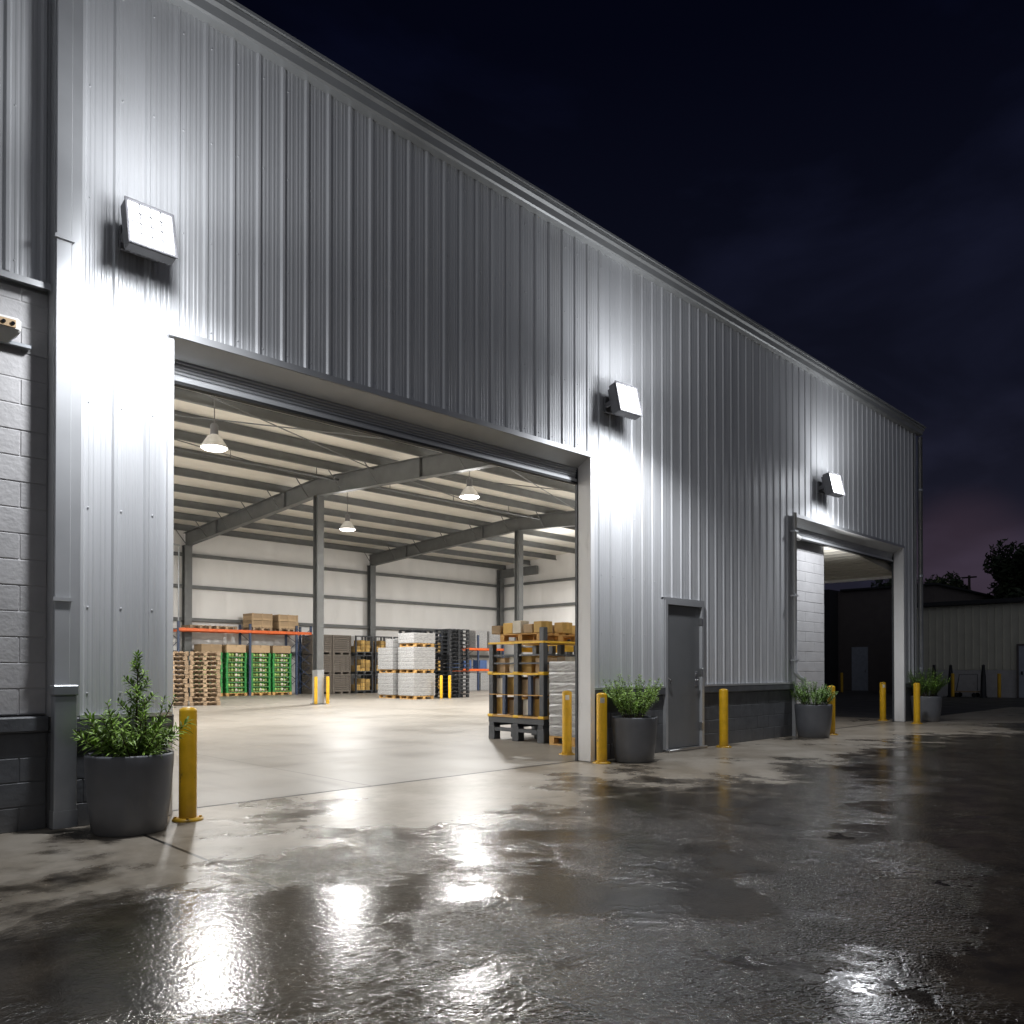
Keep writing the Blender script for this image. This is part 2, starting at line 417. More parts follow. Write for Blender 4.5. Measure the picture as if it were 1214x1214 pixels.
w = MB(); blocks(w, 14.18, 16.25, .0, 4.0, .30, .2, .8)
w.build('pale_block_infill', M['cmu_white'], WH)
# eave gutter
def extr(mb, prof_, x0, x1):
    vs = [(x0, y, z) for y, z in prof_] + [(x1, y, z) for y, z in prof_]
    n = len(prof_)
    mb.add(vs, [(i, (i+1) % n, (i+1) % n+n, i+n) for i in range(n)] + [tuple(range(n)), tuple(range(n, 2*n))])
w = MB()
extr(w, [(.0,7.0),(-.10,7.0),(-.12,7.015),(-.135,7.09),(-.165,7.115),(-.165,7.165),(-.0,7.165)], -12, WRT+.24)
w.build('gutter', M['gutter'], WH)
w = MB(); extr(w, [(-.19,7.17),(-.19,7.2),(.30,7.235),(.30,7.20)], -12, WRT+.28)
w.build('roof_edge', M['gutter'], WH)
# downspouts
w = MB()
w.box(WL-.028, WL+.085, -.072, -.047, 0.10, 6.93, .006); w.box(WL-.04, WL+.10, -.09, -.046, 1.78, 1.81); w.box(WL-.04, WL+.10, -.09, -.046, 4.6, 4.63)
w.build('downspout', M['trim'], WH)
w = MB(); w.box(WL-.055, WL+.105, -.19, -.092, .04, 1.05, .008); w.box(WL-.065, WL+.115, -.20, -.091, 1.05, 1.13, .008); w.box(WL-.06, WL+.11, -.195, -.0915, .04, .17)
w.build('downspout_guard', M['galv'], WH)
w = MB()
w.tube([(14.12,-.09,4.16),(14.12,-.09,1.20),(14.15,-.16,1.10),(14.22,-.2,1.06),(14.25,-.2,.98),(14.25,-.17,.12)], .04, 12)
for z in (1.4, 2.6, 3.8): w.box(14.06, 14.18, -.135, -.03, z, z+.03)
w.build('downspout', M['trim'], WH)
w = MB()
w.tube([(WRT+.1,-.1,6.93),(WRT+.1,-.1,1.20),(WRT+.13,-.12,1.12),(WRT+.22,-.1,1.08),(WRT+.25,-.08,1.0),(WRT+.25,-.08,.03)], .055, 12)
for z in (1.24, 3.5, 5.6): w.lathe([(.066,0),(.066,.05)], 12, WRT+.1, -.1, z)
w.build('downspout', M['galv'], WH)
# roller doors
def roller(x0, x1, infill=None):
    w = MB()
    w.box(x0-.06, x1+.09, -.075, -.05, 4.10, 4.16)                        # lip
    extr(w, [(-.05,4.10),(-.05,4.13),(.16,4.02),(.16,3.99)], x0, x1)      # sloped soffit flashing
    w.build('door_header', M['trim'], WH)
    w = MB(); pf = []
    n = 6
    for i in range(n):
        z = 4.02 - i*.03; y = .165 + .006*i
        pf += [(y, z), (y-.012, z-.008), (y-.012, z-.022), (y, z-.029)]
    pf += [(.25, 3.845), (.25, 4.05)]
    extr(w, pf, x0, x1)
    h = w.build('door_curtain', M['hood'], WH)
    w = MB(); w.box(x0, x1, .158, .235, 3.80, 3.842, .006)
    w.build('bottom_bar', M['hood'], h)
    w = MB(); w.box(x0, x1, .15, .22, 3.772, 3.798)
    w.build('rubber_seal', M['rubber'], h)
    w = MB()
    w.box(x1, x1+.085, -.075, .15, .01, 4.10, .004); w.box(x1+.086, x1+.10, -.066, .1, .0, .99, .003)
    if infill is None: w.build('door_jamb', M['white_trim'], WH); w = MB(); w.box(x0-.05, x0, -.05, .15, .01, 4.10, .004)
    w.build('door_jamb', M['white_trim'], WH)
    w = MB()
    w.box(x1-.012, x1+.05, .152, .19, .01, 3.99)
    if infill is None: w.build('door_guide', M['plastic_dark'], WH); w = MB(); w.box(x0-.05, x0+.012, .152, .19, .01, 3.99)
    w.build('door_guide', M['plastic_dark'], WH)
roller(2.71, 8.23)
roller(14.20, 19.70, 1)
w = MB(); w.box(14.165, 14.22, -.075, .29, .0, 4.10, .004)
w.build('door_jamb', M['trim'], WH)
# man door
w = MB()
w.box(10.0,10.06,-.06,.10,.02,2.30); w.box(11.0,11.06,-.06,.10,.02,2.30); w.box(10.06,11.0,-.06,.10,2.23,2.30)
w.box(9.97,10.0,-.045,0,.99,2.33); w.box(11.06,11.09,-.045,0,.99,2.33); w.box(9.97,11.09,-.05,0,2.302,2.335)
fr = w.build('door_frame', M['trim'], WH)
w = MB(); w.box(10.065, 10.995, -.01, .05, .045, 2.225, .004)
dr = w.build('door_leaf', M['door'], WH)
w = MB(); w.box(10.86,10.93,-.018,-.009,.98,1.22,.003); w.tube([(10.895,-.02,1.08),(10.895,-.06,1.08),(10.79,-.065,1.075)], .011, 8); w.lathe([(.02,0),(.02,.014)], 12, M=Matrix.Translation((10.895,-.018,1.17)) @ Matrix.Rotation(R(90),4,'X'))
w.build('handle', M['chrome'], dr)
w = MB(); w.tube([(10.10,-.012,1.13),(10.11,-.05,1.10),(10.16,-.055,1.07),(10.19,-.012,1.06)], .009, 8)
w.build('pull_handle', M['chrome'], dr)
for z in (.3, 1.15, 1.95): w = MB(); w.box(10.985, 11.012, -.068, -.011, z, z+.11, .003); w.build('hinge', M['chrome'], dr)
w = MB(); w.box(10.0, 11.06, -.12, .1, .006, .04, .005)
w.build('threshold', M['chrome'], WH)
# ---- shell of the hall
ZE, ZR, ZB, YR, YB, XR = 7.15, 8.30, 7.75, 17.9, 29.5, 34.9
def roofz(y): return ZE + (ZR-ZE)*y/YR if y <= YR else ZR + (ZB-ZR)*(y-YR)/(YB-YR)
def liner(mb, ax, a0, a1, fixed, z0, z1, sgn, seg=1.22, bul=.035):
    n = max(1, round((a1-a0)/seg)); vs = []; fs = []; k = 8
    zt = (lambda a: z1) if not callable(z1) else z1
    for i in range(n*k+1):
        a = a0 + (a1-a0)*i/(n*k); t = (i % k)/k
        d = sgn*bul*(math.sin(math.pi*t)**.5 if 0 < t < 1 else 0)
        p = (a, fixed+d) if ax == 'x' else (fixed+d, a)
        vs += [(p[0], p[1], z0), (p[0], p[1], zt(a))]
    for i in range(n*k): fs.append((2*i, 2*i+2, 2*i+3, 2*i+1))
    mb.add(vs, fs, True)
w = MB()
liner(w, 'x', 0, XR, YB, 0, ZB, -1)
liner(w, 'y', 9.2, YB, XR, 0, roofz, -1)
liner(w, 'y', .2, YB, 0, 0, roofz, 1)
liner(w, 'y', .2, 4.5, 14.1, 0, roofz, -1)
liner(w, 'x', 14.1, 25, 4.5, 0, roofz(4.5), 1)
liner(w, 'y', 4.5, 9.2, 25, 0, roofz, -1)
liner(w, 'x', 25, XR, 9.2, 0, roofz(9.2), 1)
for x0, x1, z0 in ((0,2.64,0),(2.64,8.34,4.06),(8.34,14.1,0)): liner(w, 'x', x0, x1, .27, z0, ZE, 1)
w.build('wall_liner', M['liner'], WH)
w = MB()
w.box(0, XR+.2, YB+.1, YB+.2, 0, ZB); w.box(XR+.1, XR+.2, 9.0, YB+.1, 0, 7.6); w.box(25.15, XR+.2, 9.0, 9.1, 0, 7.5); w.box(14.18, 25.15, 4.38, 4.44, 0, 7.3); w.box(25.08, 25.15, 4.45, 9.1, 0, 7.3)
w.box(-.2, -.1, .4, YB+.2, 0, 7.1); w.box(14.12, 14.17, .5, 4.4, 0, 7.1)
w.build('outer_wall', M['panel'], WH)
w = MB()
for (x0, x1, y0, y1) in ((-12, 20.9, .02, 4.5), (-12, 25.2, 4.5, 9.2), (-12, 35.1, 9.2, YR), (-12, 35.1, YR, YB+.3)):
    nx = 1
    w.add([(x0,y0,roofz(y0)),(x1,y0,roofz(y0)),(x1,y1,roofz(y1)),(x0,y1,roofz(y1))], [(0,1,2,3)])
w.build('roof_insulation', M['ceil'], WH)
w = MB()
for (x0, x1, y0, y1) in ((-12, 20.9, .02, 4.5), (-12, 25.2, 4.5, 9.2), (-12, 35.1, 9.2, YR), (-12, 35.1, YR, YB+.3)):
    w.add([(x0,y0,roofz(y0)+.1),(x1,y0,roofz(y0)+.1),(x1,y1,roofz(y1)+.1),(x0,y1,roofz(y1)+.1)], [(0,1,2,3)])
w.build('roof', M['gutter'], WH)
# purlins (Z sections), rafters with flange braces, columns, girts
PY = [1.4+2.12*i for i in range(14)]
PY = [y for y in PY if y < 29.3]
for y in PY:
    zt = roofz(y) - .012
    x1 = 14.05 if y < 4.6 else 24.9 if y < 9.3 else XR-.06
    w = MB(); w.box(.05, x1, y-.006, y+.006, zt-.28, zt); w.box(.05, x1, y-.085, y-.006, zt-.288, zt-.280); w.box(.05, x1, y-.085, y-.078, zt-.28, zt-.25); w.box(.05, x1, y+.006, y+.075, zt-.008, zt)
    w.build('purlin', M['steel'], WH)
def rafter(X, y0):
    w = MB(); ys = [y0, 4, 9, YR, 24, YB-.1]
    ys = [y for y in ys if y >= y0]
    dep = lambda y: .36+.26*min(1, y/9) if y < YR else .62
    def fl(yA, yB, hw, zf, th):
        a, c = zf(yA), zf(yB)
        w.add([(X-hw,yA,a),(X+hw,yA,a),(X+hw,yB,c),(X-hw,yB,c),(X-hw,yA,a+th),(X+hw,yA,a+th),(X+hw,yB,c+th),(X-hw,yB,c+th)],
              [(0,3,2,1),(4,5,6,7),(0,1,5,4),(2,3,7,6),(0,4,7,3),(1,2,6,5)])
    top = lambda y: roofz(y)-.302
    for yA, yB in zip(ys, ys[1:]):
        fl(yA, yB, .12, lambda y: top(y)-dep(y), .016)
        fl(yA, yB, .12, lambda y: top(y)-.016, .012)
        w.add([(X-.006,yA,top(yA)-.016),(X-.006,yB,top(yB)-.016),(X-.006,yB,top(yB)-dep(yB)+.016),(X-.006,yA,top(yA)-dep(yA)+.016),
               (X+.006,yA,top(yA)-.016),(X+.006,yB,top(yB)-.016),(X+.006,yB,top(yB)-dep(yB)+.016),(X+.006,yA,top(yA)-dep(yA)+.016)],
              [(0,1,2,3),(4,7,6,5)])
    for y in (4.2, 12.0, 20.2, 26):
        if y > y0: w.box(X-.11, X+.11, y, y+.014, top(y)-dep(y)+.017, top(y)-.017)
    r = w.build('rafter', M['steel'], WH)
    for i, y in enumerate(PY):
        if y > y0+.4 and i % 2 == 0 or y > 15:
            if y <= y0+.4: continue
            w = MB(); w.tube([(X-.62,y+.03,roofz(y)-.262),(X-.13,y+.03,top(y)-dep(y)+.03)], .02, 5)
            w.build('flange_brace', M['steel'], r)
    return r
for X in (4.9, 14.86, 24.9): rafter(X, .4 if X < 14 else 4.6 if X < 20 else 9.3)
def hcol(mb, X, Y, z0, z1, hw=.13, d=.17, t=.014):
    mb.box(X-hw, X+hw, Y-d, Y-d+t, z0, z1); mb.box(X-hw, X+hw, Y+d-t, Y+d, z0, z1); mb.box(X-t/2, X+t/2, Y-d+t, Y+d-t, z0, z1)
for X, Y in ((4.9,YR),(14.86,YR),(24.9,YR),(4.9,29.2),(14.86,29.2),(24.9,29.2),(34.6,29.2),(34.6,YR)):
    w = MB()
    hcol(w, X, Y, .01, roofz(Y)-.9 if X < 30 else roofz(Y)-.28, .13 if Y < 20 else .17, .15)
    w.box(X-.2, X+.2, Y-.2, Y+.2, .006, .03)
    w.box(X-.18, X+.18, Y-.18, Y+.18, roofz(Y)-.925, roofz(Y)-.9)
    if X > 30: w.box(X-.1, X+.1, Y-3.2, Y-.16, roofz(Y)-.8, roofz(Y)-.3)
    w.build('column', M['steel'], WH)
for X in (14.86,):
    w = MB(); w.box(X-.14, X+.14, YR-.165, YR+.165, .03, 1.22, .01)
    w.build('column_wrap', M['galv'], WH)
for z in (1.95, 3.45, 4.95, 6.4):
    w = MB(); w.box(.1, XR-.1, YB-.24, YB-.05, z-.008, z); w.box(.1, XR-.1, YB-.25, YB-.24, z-.008, z+.14)
    w.build('girt', M['steel'], WH)
    w = MB(); w.box(XR-.24, XR-.05, 9.3, YB-.3, z-.008, z); w.box(XR-.25, XR-.24, 9.3, YB-.3, z-.008, z+.14)
    w.build('girt', M['steel'], WH)
# bracing rods, pipe and conduits under the roof
for a, c in (((5.0,9.2),(14.7,14.3)),((14.7,9.4),(5.2,14.4)),((15.0,9.5),(24.7,14.2)),((24.7,9.5),(15.1,14.2)),((15.0,14.3),(24.7,17.8)),((5.1,14.4),(14.6,17.7))):
    w = MB(); w.tube([(a[0],a[1],roofz(a[1])-.42),(c[0],c[1],roofz(c[1])-.42)], .016, 6)
    w.build('brace_rod', M['steel'], WH)
w = MB(); w.tube([(.1,16.6,7.72),(34.8,16.6,7.72)], .04, 8)
for x in range(2, 34, 3): w.tube([(x,16.6,7.76),(x,16.6,8.15)], .012, 5); w.lathe([(.055,-.06),(.055,.06)], 8, M=Matrix.Translation((x+1.2,16.6,7.72)) @ Matrix.Rotation(R(90),4,'Y'))
w.build('sprinkler_pipe', M['steel'], WH)
w = MB(); w.tube([(14.4,29.0,.2),(14.4,29.0,6.6),(14.4,28.9,6.8),(13.6,28.9,6.85),(13.5,28.9,6.7),(13.5,28.9,5.6),(9,28.9,5.5)], .035, 8)
w.build('riser_pipe', M['galv'], WH)
# passage behind the second door
w = MB(); xs = []; vs = []; fs = []; n = 0
x = 14.2
zz = lambda x: 4.02 - .46*(x-16.2)/4.4 if x > 16.2 else 4.02
while x < 20.6:
    for dx, dz in ((0,0),(.10,0),(.13,.05),(.23,.05),(.26,0)):
        X = x+dx; vs += [(X,.33,zz(X)+dz),(X,4.3,zz(X)+dz)]; n += 1
    x += .26
for i in range(n-1): fs.append((2*i,2*i+2,2*i+3,2*i+1))
w.add(vs, fs); pc = w.build('passage_ceiling', M['canopy'], WH)
w = MB(); w.add([(x_, y_, zz(x_)+dz) for x_ in (16.26, 20.57) for y_ in (.30,.328) for dz in (-.03,.12)], [(0,1,3,2),(4,6,7,5),(0,4,5,1),(2,3,7,6),(0,2,6,4),(1,5,7,3)])
w.build('edge_trim', M['canopy'], pc)
w = MB(); w.box(20.58, 20.66, .12, 4.4, 3.52, 7.1); w.box(20.58, 20.66, .12, .42, 0, 3.519); w.box(20.58, 20.66, 4.0, 4.4, 0, 3.519)
w.build('end_wall', M['panel'], WH)
w = MB(); w.box(20.55, 20.57, .425, 4.0, 3.50, 3.58)
w.build('opening_trim', M['white_trim'], WH)

# ------------------------------------------------------------------ floodlights
def make_flood():
    t = empty('floodlight'); tag(t, 'flood', 'floodlight', 'lit floodlights on the warehouse wall')
    w = MB(); w.box(-.16,.16,-.035,0,-.10,.10,.006); w.box(-.08,.08,-.07,-.035,-.07,.07,.008)
    w.build('back_plate', M['housing'], t)
    Mx = Matrix.Translation((0,-.215,.02)) @ Matrix.Rotation(R(-13),4,'X')
    w = MB(); w.box(-.19,.19,-.055,.06,-.20,.20,.012, Mx); w.box(-.16,-.13,.06,.19,-.03,.03,.004,Mx); w.box(.13,.16,.06,.19,-.03,.03,.004,Mx)
    for i in range(9): w.box(-.165+i*.041,-.157+i*.041,.06,.10,-.17,.17,0,Mx)
    w.build('housing', M['housing'], t)
    w = MB(); w.add([(-.172,-.058,-.18),(.172,-.058,-.18),(.172,-.058,.18),(-.172,-.058,.18)], [(0,1,2,3)], False, Mx)
    ln = w.build('lens', M['lens'], t)
    w = MB()
    for i in range(1,4): w.box(-.165+i*.0825-.005,-.165+i*.0825+.005,-.066,-.060,-.18,.18,0,Mx)
    for i in range(1,4): w.box(-.165,.165,-.0655,-.0605,-.18+i*.09-.005,-.18+i*.09+.005,0,Mx)
    w.build('grille', M['grid'], ln)
    w = MB()
    for a in ((-.195,-.174,-.205,.205),(.174,.195,-.205,.205),(-.174,.174,-.205,-.184),(-.174,.174,.184,.205)): w.box(a[0],a[1],-.07,-.056,a[2],a[3],.003,Mx)
    w.build('bezel', M['housing'], t)
    return t
fl = make_flood()
FL = [(2.42,4.79,'large lit floodlight on the cladding above the near corner planter'),
      (8.76,4.90,'lit floodlight between the big roller door and the grey door'),
      (15.42,4.83,'farthest lit floodlight above the second roller door')]
def light(name, kind, loc, power, col, rot=(0,0,0), **kw):
    d = bpy.data.lights.new(name, kind); d.energy = power; d.color = col
    for k, v in kw.items(): setattr(d, k, v)
    o = bpy.data.objects.new(name, d); COL.objects.link(o); o.location = loc; o.rotation_euler = rot
    return o
COOL = (.93,.955,1.0)
CORE_P, BEAM_P, GLOW_P, FILL_P = 20, 470, 18, 90
for x, z, lab in FL:
    f_ = place(fl, (x,-.036,z), 0 if x < 5 else R(-7), lab, 'lit floodlights on the warehouse wall'); f_.scale = (1,1,1) if x < 5 else (1.12,1.12,1.08)
    core = light('floodlight_core', 'SPOT', (x,-.84,z+.0), CORE_P, COOL, (R(10),0,0), spot_size=R(177), spot_blend=.22, shadow_soft_size=.09); core.scale = (.22,1,1)
    light('floodlight_beam', 'SPOT', (x,-.85,z-.05), BEAM_P, COOL, (R(-7),0,0), spot_size=R(160), spot_blend=1.0, shadow_soft_size=.12)
    light('floodlight_halo', 'POINT', (x,-.58,z+.34), 7, COOL, shadow_soft_size=.15)  # halo, glow and spill: added fill imitating bloom and lifting the upper wall
    light('floodlight_glow', 'POINT', (x,-.75,z+.10), GLOW_P, COOL, shadow_soft_size=.12)
    light('floodlight_spill', 'SPOT', (x,-.80,z+.05), FILL_P, COOL, (R(180+12),0,0), spot_size=R(178), spot_blend=1.0, shadow_soft_size=.10)

# ------------------------------------------------------------------ high bay lamps
def make_bay():
    t = empty('high_bay_lamp'); tag(t, 'bay', 'ceiling lamp', 'high bay lamps under the roof')
    w = MB(); w.lathe([(.09,.30),(.15,.26),(.24,.12),(.31,0),(.315,-.015),(.30,-.015),(.23,.12),(.14,.25)], 24, cap=False)
    w.build('reflector', M['reflector'], t)
    w = MB(); w.lathe([(.09,.30),(.09,.52),(.06,.56),(.0001,.57)], 16); w.tube([(0,0,.56),(0,0,1.4)], .012, 6)
    w.build('ballast', M['housing'], t)
    w = MB(); w.lathe([(.295,-.005),(.25,-.04),(.14,-.065),(.0001,-.07)], 24, cap=False)
    w.build('lens', M['bay_lens'], t)
    return t
bay = make_bay()
WARM = (1.0,.983,.955)
BAYS = [(8.1,11.25,6.45,'nearest lit high bay lamp, hanging at the left of the big opening'),
        (16.05,11.2,6.5,'lit high bay lamp hanging right of the long rafter'),
        (16.7,18.9,6.55,'farthest lit high bay lamp, beyond the bare column')]
for x, y, z, lab in BAYS: place(bay, (x,y,z), 0, lab, 'high bay lamps under the roof')
BP = 880
for x, y, z in [(a[0],a[1],a[2]) for a in BAYS] + [(24.4,11.2,6.6),(1.5,12,6.5),(2.5,20,6.6),(29.5,20,6.6)]:  # positions beyond BAYS are added lights without fixtures, filling the hall
    if y > 5: light('high_bay_uplight', 'POINT', (x,y,z+.1), 190, WARM, shadow_soft_size=.3)
    light('high_bay_light', 'AREA', (x,y,z-.09), BP*(.55 if y < 12 and x < 10 else 1.0), WARM, shape='DISK', size=.5)

light('passage_uplight', 'AREA', (16.6,.62,3.0), 60, WARM, (R(180),R(-20),0), shape='DISK', size=.3)  # added unseen uplight without fixture; accounts for the bright passage ceiling
# ------------------------------------------------------------------ bollards
def make_bollard(h=.93, r=.07, flange=True):
    t = empty('bollard'); tag(t, 'b', 'bollard')
    w = MB(); w.lathe([(r,.02),(r,h-.03),(r*.93,h-.012),(r*.6,h),(.0001,h+.004)], 24)
    w.build('post', M['yellow'], t)
    if flange:
        w = MB(); w.lathe([(r*1.75,.0),(r*1.75,.014),(r*1.02,.022)], 24)
        for k in range(4):
            a = k*math.pi/2+.6; w.lathe([(.012,.014),(.012,.032)], 6, r*1.4*math.cos(a), r*1.4*math.sin(a))
        w.build('base_plate', M['yellow'], t)
    return t
bo = make_bollard()
for x, y, lab in [(2.72,-.34,'yellow steel bollard beside the near corner planter'),
                  (8.72,.78,'yellow bollard just inside the big opening by the white jamb'),
                  (8.26,-.24,'yellow bollard outside the big opening, left of the middle planter'),
                  (11.32,-.25,'yellow bollard right of the grey door'),
                  (14.92,-.42,'yellow bollard right of the planter by the second opening'),
                  (19.83,.46,'yellow bollard inside the right jamb of the second opening'),
                  (19.32,-.48,'yellow bollard in front of the farthest planter')]:
    o = place(bo, (x,y,.005), rnd(0,6), lab, 'yellow bollards along the warehouse front')
    if 'inside' in lab or 'left of the middle' in lab:
        w = MB(); vs = []; a0 = R(225)-o.rotation_euler.z
        for k in range(5):
            a = a0-.42+.21*k; vs += [(.0712*math.cos(a),.0712*math.sin(a),.80),(.0712*math.cos(a),.0712*math.sin(a),.87)]
        w.add(vs, [(2*k,2*k+2,2*k+3,2*k+1) for k in range(4)], True)
        w.build('worn_sticker', M['carton_w'], o)
ib = make_bollard(.98, .06, False)
for x, y, lab in [(14.66,17.72,'slim yellow guard post left of the bare column base'),(15.06,17.60,'slim yellow guard post right of the bare column base'),
                  (21.05,18.6,'left slim yellow post before the black pallet stacks'),(21.42,18.5,'right slim yellow post before the black pallet stacks'),
                  (20.75,27.7,'yellow post at the foot of the orange rack end')]:
    place(ib, (x,y,.006), 0, lab, 'slim yellow posts inside the hall')
yb = make_bollard(1.05, .07, False)
for x, y, lab in [(38.6,4.45,'dim yellow yard bollard before the beige building'),(38.9,2.72,'dim yellow yard bollard beside the pale far door'),(41.5,10.6,'dim yellow bollard by the dark building door')]:
    place(yb, (x,y,.004), 0, lab, 'dim yellow bollards across the yard')
w = MB(); w.lathe([(.001,.0),(.006,.0)], 8) if 0 else None
def decal(o, h, a):
    pass
# ------------------------------------------------------------------ planters and shrubs
def make_planter():
    t = empty('planter'); tag(t, 'p', 'planter')
    w = MB(); w.lathe([(.255,0),(.268,.012),(.30,.25),(.318,.50),(.322,.585),(.318,.60),(.300,.60),(.296,.585),(.292,.50)], 48, cap=False)
    w.lathe([(.0001,.001),(.255,.001)], 24, cap=False)
    w.build('pot', M['pot'], t)
    w = MB(); pr = [(.0001,.53)] + [(.29*i/6, .53+rnd(-.01,.01)) for i in range(1,7)]
    w.lathe(pr, 20, cap=False); w.build('soil', M['soil'], t)
    return t
pl = make_planter()
PL = [(2.22,-.46,.98,'charcoal round planter at the near warehouse corner'),(8.76,-.40,.96,'charcoal round planter left of the grey door'),
      (14.20,-.40,1.02,'charcoal round planter by the left side of the second opening'),(20.38,-.34,1.04,'charcoal round planter at the far warehouse corner')]
for x, y, s, lab in PL:
    o = place(pl, (x,y,.005), rnd(0,6), lab, 'charcoal planters along the warehouse front'); o.scale = (s,s,1.0 if s < 1.05 else 1.02)
def leafs(mb, base, d, up, n, L, W, spread, start=.15, taper=.4, droop=.3):
    """leaves along a shoot given as list of points"""
    pts = base
    for i in range(n):
        t = start + (1-start)*(i+rnd(0,.6))/n
        f = min(t, .999)*(len(pts)-1); k = int(f); p = pts[k].lerp(pts[k+1], f-k)
        ax = (pts[k+1]-pts[k]).normalized()
        u = ax.orthogonal().normalized(); v = ax.cross(u); a = i*2.4+rnd(-.3,.3)
        out = (u*math.cos(a)+v*math.sin(a))
        dirv = (ax*rnd(.3,.75)*(1 if t < .93 else 1.6) + out*spread).normalized()
        l = L*rnd(.7,1.15)*(1-taper*t); wd = W*rnd(.8,1.2)*(1-.3*taper*t)
        side = dirv.cross(Vector((rnd(-.3,.3),rnd(-.3,.3),1))).normalized(); nm = side.cross(dirv).normalized()
        m1 = p+dirv*l*.35+nm*l*.04; m2 = p+dirv*l*.72 - Vector((0,0,l*droop*.25)); tip = p+dirv*l-Vector((0,0,l*droop))
        mb.add([p, m1+side*wd-nm*wd*.4, m1+nm*wd*.3, m1-side*wd-nm*wd*.4, m2+side*wd*.75, m2+nm*wd*.25, m2-side*wd*.75, tip],
               [(0,2,1),(0,3,2),(1,2,5,4),(2,3,6,5),(4,5,7),(5,6,7)], True)
def shoot(p0, d0, L, n=5, curl=.25):
    pts = [Vector(p0)]; d = Vector(d0).normalized()
    for i in range(n):
        d = (d + Vector((rnd(-.12,.12),rnd(-.12,.12),curl*rnd(.2,1)))).normalized(); pts.append(pts[-1]+d*L/n)
    return pts
def make_shrub(name, label, x, y, kind, m, seed):
    random.seed(seed)
    t = empty(name, (x,y,.53)); tag(t, label, 'shrub', 'shrubs growing in the planters')
    st = MB(); lf = MB()
    if kind == 'leader':
        ld = [Vector((0.05,0.03,0)), Vector((.06,.03,.25)), Vector((.055,.02,.5)), Vector((.065,.02,.72)), Vector((.06,.02,.84))]
        st.tube(ld, [.011,.009,.007,.004,.002], 6); leafs(lf, ld, None, None, 110, .095, .0085, 1.0, .35, .4, .08)
        for i in range(13):                                            # upper side twigs, shorter towards the tip
            z = .16+.60*i/13; a = i*2.4; l = .26*(1-.75*i/13)
            s = shoot((.06,.02,z), (math.cos(a),math.sin(a),.55), l, 4, .3); st.tube(s, [.004]*4+[.002], 5)
            leafs(lf, s, None, None, int(26*(l/.26)+9), .08, .008, .9, .15, .35, .1)
        s = shoot((.1,.0,.05), (.55,-.1,1.0), .52, 5, .2); st.tube(s, .004, 5); leafs(lf, s, None, None, 26, .07, .008, .9, .35, .3, .1)
        for i in range(9):                                             # secondary upright stems
            a = i*2.4+.5; s = shoot((.09*math.cos(a),.09*math.sin(a),0), (math.cos(a)*.38,math.sin(a)*.38,1.0), rnd(.36,.58), 5, .25)
            st.tube(s, [.007,.006,.005,.004,.003,.002], 5); leafs(lf, s, None, None, 48, .09, .0085, .95, .2, .3, .12)
        for i in range(30):
            a = i*2.4+rnd(-.3,.3); e = rnd(.25,1.1)
            s = shoot((rnd(-.1,.1),rnd(-.1,.1),0), (math.cos(a),math.sin(a),e), rnd(.30,.46), 5, .10)
            st.tube(s, [.006,.005,.005,.004,.003,.002], 5)
            leafs(lf, s, None, None, 34, .115, .0095, .8, .22, .15, .22)
    else:
        H, Wd, n = kind
        for i in range(n):
            a = rnd(0,6.28); rr = rnd(0,.16); e = rnd(.55,2.4)
            s = shoot((rr*math.cos(a),rr*math.sin(a),0), (math.cos(a)*Wd,math.sin(a)*Wd,e), H*rnd(.55,1.0), 5, .1)
            st.tube(s, [.005,.004,.004,.003,.002,.0015], 5)
            leafs(lf, s, None, None, 38, .052, .009, 1.0, .25, .25, .2)
            for j in range(2):
                q = s[2+j]; s2 = shoot(q, (math.cos(a+rnd(-1.3,1.3)),math.sin(a+rnd(-1.3,1.3)),rnd(.4,1.4)), H*.35, 3, .1)
                st.tube(s2, .0018, 4); leafs(lf, s2, None, None, 20, .048, .009, 1.0, .1, .25, .2)
    st.build('stem', M['stem'], t); lf.build('foliage', m, t)
    return t
make_shrub('potted_shrub', 'spiky green shrub with one tall central leader in the near planter', 2.22,-.46,'leader',M['leaf'],5)
make_shrub('potted_shrub', 'dense rounded green shrub in the planter left of the grey door', 8.76,-.40,(.70,.8,46),M['leaf'],7)
make_shrub('potted_shrub', 'low loose shrub in the planter at the second opening', 14.22,-.40,(.60,.95,40),M['leaf2'],9)
make_shrub('potted_shrub', 'bright green shrub in the farthest planter at the corner', 20.40,-.34,(.82,.7,46),M['leaf2'],13)
random.seed(21)

# ------------------------------------------------------------------ cameras on walls
t = empty('security_camera', (14.26,.12,3.72)); tag(t, 'white bullet camera on its bracket inside the second opening', 'camera')
w = MB(); w.box(0,.03,-.05,.05,-.10,.10,.006); w.tube([(.03,0,-.05),(.12,-.03,-.02),(.16,-.04,.04)], .02, 8); w.build('bracket', M['cctv'], t)
w = MB(); w.tube([(.08,-.02,.10),(.30,-.10,.02)], .05, 14); w.box(.06,.30,-.09,-.03,.085,.10,.004); w.build('camera_body', M['cctv'], t)
w = MB(); w.tube([(.30,-.10,.02),(.315,-.106,.015)], .038, 14); w.build('lens', M['glass_dark'], t)
t = empty('wall_unit', (1.52,RY-.005,3.78)); tag(t, 'white box unit on a bracket on the recessed block wall', 'wall unit')
w = MB(); w.box(-.55,.04,-.20,-.05,.0,.11,.02); extr_v = [(-.55,-.19,.0),(.03,-.19,.0),(.03,-.06,.0),(-.55,-.06,.0),(-.55,-.12,-.09),(-.04,-.12,-.07)]
w.add(extr_v, [(0,1,5,4),(1,2,5),(2,3,4,5),(0,4,3)]); w.build('casing', M['cctv'], t)
